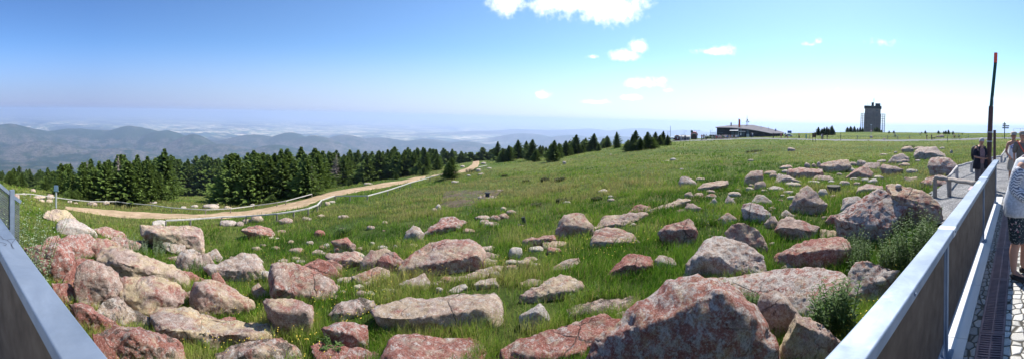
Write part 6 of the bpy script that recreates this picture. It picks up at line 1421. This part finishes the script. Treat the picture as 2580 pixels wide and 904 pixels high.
# man in white tank top with blue badge
WT = plain('white_cotton', (.80, .80, .82), .85, var=.04); KH = plain('khaki_shorts', (.36, .33, .28), .85); BLB = plain('blue_badge', (.02, .06, .28), .7)
P2_ = stand(2553, 11.2)
t, k, q = figure(P2_, face_dir(2553, 22), 1.72, 'man in straw hat, white tank top with lettered blue badge and wrist brace', {
    'elL': (-.25, -.04, 1.12), 'wrL': (-.27, .06, .88), 'elR': (.24, -.02, 1.12), 'wrR': (.2, .18, .98), 'pel': (0, 0, .95, .15, .12), 'spi': (0, .01, 1.1, .15, .12)}, [
    ('tank_top', WT, [['low', 'pel', 'spi', 'che', ('upc', -.0)]], .02), ('shorts', KH, [['wst', 'pel', ('hpL', .03), (('knL'), .055)], ['pel', ('hpR', .03), ('knR', .055)]], .014)],
    hair=(.35, .33, .32), headfw=(-.15, 1, 0), hat=(plain('straw_hat', (.50, .42, .33), .8), True))
shoes(t, q, SH, k)
def shirt_badge(t, k, y0, z0, txt):
    cu = bpy.data.curves.new('badge_lettering', 'FONT'); cu.body = txt; cu.size = .085 * k; cu.align_x = 'CENTER'; cu.align_y = 'CENTER'; cu.extrude = .002; cu.offset = .0016
    o = bpy.data.objects.new('badge_lettering', cu); COL.objects.link(o); dg = bpy.context.evaluated_depsgraph_get(); me = bpy.data.meshes.new_from_object(o.evaluated_get(dg)); bpy.data.objects.remove(o)
    bd = MB().box((0, y0, z0), (.25 * k, .012, .085 * k)).build('badge', BLB, t)
    o = link_mesh('badge_lettering', me, WT, bd); o.rotation_euler = (PI / 2, 0, PI); o.location = (0, y0 + .009, z0 + .002)
    MB().box((0, y0 + .001, z0 + .055 * k), (.25 * k, .011, .008)).build('badge_line', M_REDP, t); MB().box((0, y0 + .001, z0 - .055 * k), (.25 * k, .011, .008)).build('badge_line', M_REDP, t)
shirt_badge(t, k, .150 * k, 1.27 * k, 'NASA')
MB().tube([Vector((-.135, -.1, 1.42)) * k, Vector((-.14, .02, 1.475)) * k, Vector((-.15, .13, 1.36)) * k, Vector((-.17, .11, 1.2)) * k], .02, 6).build('red_strap', M_REDP, t)
e_, w_ = Vector(q('elL')[:3]), Vector(q('wrL')[:3]); MB().tube([e_.lerp(w_, .45), e_.lerp(w_, .8), e_.lerp(w_, 1.05)], [.045, .038, .036], 10).build('wrist_brace', plain('brace_blue', (.05, .10, .45), .7), t)
# person in brown grey shirt at the right edge
P3 = stand(2575, 10.0); GB = plain('olive_grey_shirt', (.15, .13, .11), .85)
t, k, q = figure(P3, face_dir(2575, 20), 1.74, 'person in brown grey shirt with red shoulder strap and flat cap at the right edge', {'elL': (-.24, .02, 1.12), 'wrL': (-.19, .16, .91), 'pel': (0, 0, .95, .16, .13), 'spi': (0, 0, 1.1, .16, .13)}, [
    ('shirt', GB, [['low', 'pel', 'spi', 'che', 'upc'], ['upc', 'shL', ('elL', .01)], ['upc', 'shR', ('elR', .01)]], .024), ('trousers', KH, [['wst', 'pel', ('hpL', .02), ('knL', .035), ('anL', .04)], ['pel', ('hpR', .02), ('knR', .035), ('anR', .04)]], .012)], hair=(.2, .18, .17), hat=(plain('grey_cap', (.30, .26, .22), .8), False))
shoes(t, q, SH, k); MB().tube([Vector((.15, .08, 1.46)) * k, Vector((.02, .17, 1.2)) * k, Vector((-.17, .14, 1.0)) * k], .014, 6).build('red_strap', M_REDP, t)
# near woman, cut by the right edge of the photo
P4 = stand(2570, 4.12); fw4 = face_dir(2570, 66)
GREENT = plain('sage_green_top', (.13, .17, .11), .85); KNIT = plain('grey_knit', (.50, .51, .53), .9, scale=40)
t, k, q = figure(P4, fw4, 1.64, 'woman in zigzag knit jacket and dark floral knee leggings standing close at the right edge', {
    'elR': (.215, .0, 1.10), 'wrR': (.15, .19, .97), 'elL': (-.22, .10, 1.10), 'wrL': (-.12, .28, 1.00), 'shR': (.165, .09, 1.355), 'shL': (-.165, .09, 1.355), 'che': (0, .05, 1.27), 'upc': (0, .10, 1.37), 'nek': (0, .17, 1.44), 'hed': (-.02, .25, 1.50), 'anR': (.11, -.03, .10, .034, .036), 'toR': (.14, .12, .035), 'caR': (.11, -.03, .34, .062, .066), 'caL': (-.10, .03, .34, .062, .066), 'pel': (0, .01, .93, .14, .11), 'spi': (0, .02, 1.08, .14, .12)}, [
    ('green_top', GREENT, [['low', 'pel', 'spi', 'che', 'upc']], .022), ('leggings', FLORAL, [['wst', 'pel', ('hpL', .025), ('knL', .034), ('kbL', .034)], ['wst', 'pel', ('hpR', .025), ('knR', .034), ('kbR', .034)]], .02),
    ('jacket_sleeve', ZIG, [[('shR', .012), ('elR', .012), ('wrR', .02)]], .03), ('jacket_sleeve', ZIG, [['shL', ('elL', .012), ('wrL', .02)]], .03)],
    skinmat=SKL, hair=(.25, .16, .1), headfw=(-.3, 1, 0), hands={'R': ((-.6, 0, .8), .6)}, sub=2)
shoes(t, q, SH, k)
cd = MB()
for s_ in (-1, 1):
    pr = [(s_ * .07, .15), (s_ * .16, .14), (s_ * .215, .03), (s_ * .20, -.10), (s_ * .1, -.17), (0, -.185)]
    for i in range(5):
        a, b = pr[i], pr[i + 1]; lv = [(.42, 1.45), (.72, 1.415), (.88, 1.28), (.92, 1.08), (1.02, .92), (1.04, .80 + (.03 if i > 2 else 0)), (.98, .76)]
        for (s0, z0), (s1, z1) in zip(lv[:-1], lv[1:]): cd.add([(a[0] * s0, a[1] * s0, z0), (b[0] * s0, b[1] * s0, z0), (b[0] * s1, b[1] * s1, z1), (a[0] * s1, a[1] * s1, z1)], [(0, 1, 2, 3)])
cd.v = [(x * k, (y + .10 * max(0, min(1, (z - .95) / .42))) * k, z * k) for x, y, z in cd.v]; c_ = cd.build('jacket_body', KNIT, t, smooth=True); sd_ = c_.modifiers.new('t', 'SOLIDIFY'); sd_.thickness = .018
bm = bmesh.new(); bm.from_mesh(c_.data); bmesh.ops.remove_doubles(bm, verts=bm.verts, dist=.001); bm.to_mesh(c_.data); bm.free()

# ---------------------------------------------------------------- far walkers, sitters and cyclists
mt = NT('far_cloth'); oi = mt.n('ShaderNodeObjectInfo'); mt.bsdf(oi.outputs['Color'], .85); M_CLOTH = mt.m
def small_person(pose):
    J = {'w': {'knL': (-.09, .14, .52), 'caL': (-.09, .12, .36), 'anL': (-.09, .10, .10), 'toL': (-.09, .25, .05), 'knR': (.09, .0, .50), 'caR': (.09, -.12, .36), 'anR': (.09, -.26, .14), 'toR': (.09, -.18, .04), 'elL': (-.22, -.14, 1.14), 'wrL': (-.22, -.08, .92), 'elR': (.22, .08, 1.14), 'wrR': (.2, .24, .98)},
         's': {'knL': (-.12, .42, .92), 'caL': (-.12, .44, .75), 'anL': (-.12, .40, .52), 'toL': (-.12, .54, .47), 'knR': (.12, .42, .92), 'caR': (.12, .44, .75), 'anR': (.12, .40, .52), 'toR': (.12, .54, .47), 'wrL': (-.15, .28, 1.10), 'wrR': (.15, .28, 1.10), 'elL': (-.23, .05, 1.12), 'elR': (.23, .05, 1.12)},
         'n': {}, 'c': {'spi': (0, .1, 1.08), 'che': (0, .22, 1.22), 'upc': (0, .30, 1.30), 'nek': (0, .36, 1.38), 'hed': (0, .40, 1.45), 'shL': (-.17, .30, 1.29), 'shR': (.17, .30, 1.29), 'elL': (-.2, .48, 1.12), 'wrL': (-.2, .66, 1.02), 'elR': (.2, .48, 1.12), 'wrR': (.2, .66, 1.02), 'knL': (-.1, .34, .72), 'caL': (-.1, .24, .58), 'anL': (-.1, .16, .36), 'toL': (-.1, .3, .30), 'knR': (.1, .22, .56), 'caR': (.1, .14, .42), 'anR': (.1, .08, .2), 'toR': (.1, .22, .15)}}[pose]
    t, k, q = figure((0, 0, 0), (0, 1, 0), 1.70, 'x', J, [('shirt', M_CLOTH, [['low', 'pel', 'spi', 'che', 'upc'], ['upc', 'shL', 'elL'], ['upc', 'shR', 'elR']], .022), ('trousers', M_CLOTH, [['wst', 'pel', ('hpL', .01), ('knL', .02), ('anL', .025)], ['pel', ('hpR', .01), ('knR', .02), ('anR', .025)]], .014)], sub=1)
    return t
SP = {c: small_person(c) for c in 'wsnc'}; usedp = {}
PAL = [(.75, .75, .75), (.55, .08, .08), (.10, .2, .5), (.6, .6, .65), (.05, .05, .06), (.35, .5, .6), (.7, .45, .4), (.25, .12, .4), (.6, .55, .4), (.1, .25, .15)]
def put(pose, loc, fwd, label, shirt, legs=(.05, .05, .07), group=None, H=1.0):
    if pose not in usedp: usedp[pose] = 1; t = SP[pose]
    else: t = copy_tree(SP[pose])
    t.location = loc; t.rotation_euler = (0, 0, math.atan2(-fwd[0], fwd[1])); t.scale = (H, H, H); tag(t, label, 'person')
    if group: t['group'] = group
    elif 'group' in t: del t['group']
    for c in t.children:
        n_ = c.name.split('.')[0]
        if n_ == 'shirt': c.color = (*shirt, 1)
        if n_ == 'trousers': c.color = (*legs, 1)
    return t
PEOPLE = []
def pp(pose, x, y, label, shirt, legs=(.05, .05, .07), alpha=0, group=None, r=None, H=1.0):
    g, rr_ = hit(x, y) if r is None else (base(x, y, r), r)
    PEOPLE.append((pose, g + Vector((0, 0, .02)), face_dir(x, alpha), label, shirt, legs, group, H))
r4 = random.Random(3)
tabs = []
M_BENCH = plain('bench_wood', (.16, .08, .05), .8)
for i in range(8):
    x = 1800 + i * 8.2; g, r = hit(x, 351.5 - .35 * i - (i % 2) * 1.6); k_ = -math.atan2(g.x, g.y)
    t = empty('picnic_table', g, k_, 'wooden picnic table of the crowded terrace before the station', 'table', 'picnic tables before the station')
    MB().box((0, 0, .73), (1.9, .75, .05)).build('table_top', M_BENCH, t)
    for s_ in (-1, 1): MB().box((0, s_ * .7, .43), (1.9, .28, .05)).build('bench_seat', M_BENCH, t)
    for s_ in (-1, 1): MB().box((s_ * .7, 0, .36), (.08, 1.5, .72), taper=.8).build('leg', M_BENCH, t)
    for s_ in (-1, 1):
        for j in (-.6, 0, .6):
            if r4.random() < .22: continue
            lx, ly = j, s_ * .78; c_, s2_ = math.cos(k_), math.sin(k_)
            PEOPLE.append(('s', g + Vector((lx * c_ - ly * s2_, lx * s2_ + ly * c_, -.46)), (s_ * s2_, -s_ * c_, 0), 'seated visitor in the crowd at the picnic tables before the station', r4.choice(PAL), r4.choice(PAL[4:]), 'visitors seated before the station', 1.0))
pp('n', 1866, 348, 'person in pale shirt standing at the station entrance', (.6, .65, .7)); pp('w', 1896, 348, 'person in white shirt and shorts walking before the long dark wall', (.75, .75, .78), (.1, .12, .2), 40, H=1.1); pp('w', 1893, 348, 'person in dark jacket beside the one in white shirt', (.07, .08, .12), H=1.1)
pp('n', 1948, 349.5, 'person in black standing at the roadside before the low wing', (.02, .02, .03), (.02, .02, .03), 60, H=1.15); pp('n', 1968, 349, 'person in pinkish red clothes at the right end of the station', (.6, .2, .18), (.45, .2, .2)); pp('w', 1978, 348.5, 'person in dark blue with backpack at the station corner', (.04, .07, .2), (.3, .28, .25), -60, H=1.15)
pp('w', 1984, 349.5, 'child in red beside the truck', (.75, .12, .12), (.5, .1, .1), H=.65); pp('w', 2013, 350, 'walker in an orange jacket with black trousers on the road', (.8, .15, .06), (.02, .02, .02), 50, H=1.1); pp('n', 2031, 350.5, 'person in a long turquoise poncho on the road', (.02, .38, .38), (.02, .3, .3))
pp('w', 2070, 352, 'walker in white shirt right of the information board', (.75, .75, .75), (.06, .06, .08), -50); pp('n', 2073, 352, 'walker in dark clothes beside the one in white shirt', (.05, .05, .08)); pp('w', 2084, 352.5, 'pair member in dark jacket following the walkers on the road', (.08, .06, .08), alpha=-50, H=.85)
pp('w', 2335, 353, 'runner in dark top with bare legs on the road', (.05, .05, .08), (.4, .25, .2), -70); pp('n', 2347, 353, 'dog walker in dark clothes on the road', (.04, .04, .06), alpha=60); pp('n', 1716, 356, 'person in white beside the wagon kiosk', (.75, .72, .72), (.5, .5, .5)); pp('n', 1726, 355.5, 'person in dark clothes at the wagon kiosk counter', (.08, .08, .12))
pp('n', 1768, 354.5, 'person in reddish jacket on the kiosk square', (.4, .12, .08)); pp('w', 1779, 354, 'person in white top on the kiosk square', (.7, .7, .72), alpha=60); pp('n', 1773, 353, 'person in dark top on the kiosk square', (.06, .06, .1))
def bicycle(loc, fwd, label, colr):
    t = empty('bicycle', loc, math.atan2(-fwd[0], fwd[1]), label, 'bicycle'); Wh = []
    for y_ in (-.52, .54):
        pts = [Vector((0, y_ + .33 * math.cos(a), .34 + .33 * math.sin(a))) for a in np.linspace(0, 2 * PI, 19)]; w_ = MB().tube(pts, .022, 5, cap=False).build('wheel', M_DARK, t)
        sp = MB()
        for j in range(8): a = j * PI / 4; sp.bar((0, y_, .34), (0, y_ + .32 * math.cos(a), .34 + .32 * math.sin(a)), .006, .006, up=(1, 0, 0))
        sp.build('spokes', M_STEEL, w_)
    fm = MB()
    for a, b in (((-.52, .34), (-.12, .36)), ((-.52, .34), (-.2, .82)), ((-.12, .36), (-.22, .92)), ((-.12, .36), (.36, .84)), ((-.2, .80), (.36, .86)), ((.36, .98), (.54, .34))): fm.bar((0, a[0], a[1]), (0, b[0], b[1]), .035, .035, up=(1, 0, 0))
    fm.build('frame', colr, t); MB().box((0, -.23, .95), (.14, .26, .05)).build('saddle', M_DARK, t); MB().tube([(-.28, .36, 1.0), (.28, .36, 1.0)], .014, 6).build('handlebar', M_DARK, t)
    return t
for i, (x, y, lab, sh_) in enumerate(((2404, 351, 'cyclist in pinkish shirt riding on the road left of the marker pole', (.55, .3, .35)), (2415, 351, 'cyclist in grey jersey riding just behind the pinkish one', (.3, .32, .38)), (2254, 349.5, 'cyclist in pale blue riding near the grassy bank', (.35, .42, .5)))):
    g = hit(x, y)[0] + Vector((0, 0, .12)); fw = face_dir(x, -80); bicycle(g, fw, ('red', 'black', 'dark blue')[i] + ' bicycle ridden by the ' + lab.split(' riding')[0], (M_REDP, M_DARK, M_BLUEP)[i]); PEOPLE.append(('c', g + Vector((-fw[0] * .28, -fw[1] * .28, .03)), fw, lab, sh_, (.04, .04, .05), None, 1.0))
for a in PEOPLE: put(a[0], a[1], a[2], a[3], a[4], a[5], a[6], a[7])
g = hit(2353, 353)[0] + Vector((0, 0, .12))
dg_ = skin([[(-.30, 0, .48, .11), (0, 0, .5, .12), (.28, 0, .52, .13), (.42, 0, .66, .08), (.50, 0, .74, .08), (.66, 0, .70, .04)], [(-.30, 0, .48, .11), (-.48, 0, .60, .03), (-.58, 0, .74, .02)]] + [[(.28, 0, .52, .13), (.26, s_ * .09, .32, .05), (.30, s_ * .09, .14, .03), (.33, s_ * .09, .03, .03)] for s_ in (-1, 1)] + [[(-.30, 0, .48, .11), (-.22, s_ * .09, .33, .06), (-.36, s_ * .09, .2, .03), (-.31, s_ * .09, .03, .03)] for s_ in (-1, 1)], 1)
d_ = link_mesh('dog', dg_, plain('dog_black', (.02, .018, .018), .7), None, g); d_.rotation_euler.z = -.9; tag(d_, 'black dog on the road beside the dog walker', 'dog')
# roadside boulders on the bank
for i, (x, y, s_) in enumerate(((2372, 345, 14), (2362, 345, 8), (2195, 346, 9), (2228, 352, 9), (2318, 338, 5))):
    w_ = s_; make_rock([(x - w_ / 2, y - 1), (x - w_ / 3, y - w_ * .36), (x + w_ * .1, y - w_ * .45), (x + w_ * .45, y - w_ * .3), (x + w_ / 2, y), (x, y + 1)], [], (.1, .1, .6, .4), 'grey boulder on the grassy bank behind the road', group='boulders on the bank behind the road')
for (x, y, rp_, k, lab) in PEBBLES: pebble(x, y, rp_, k, lab)
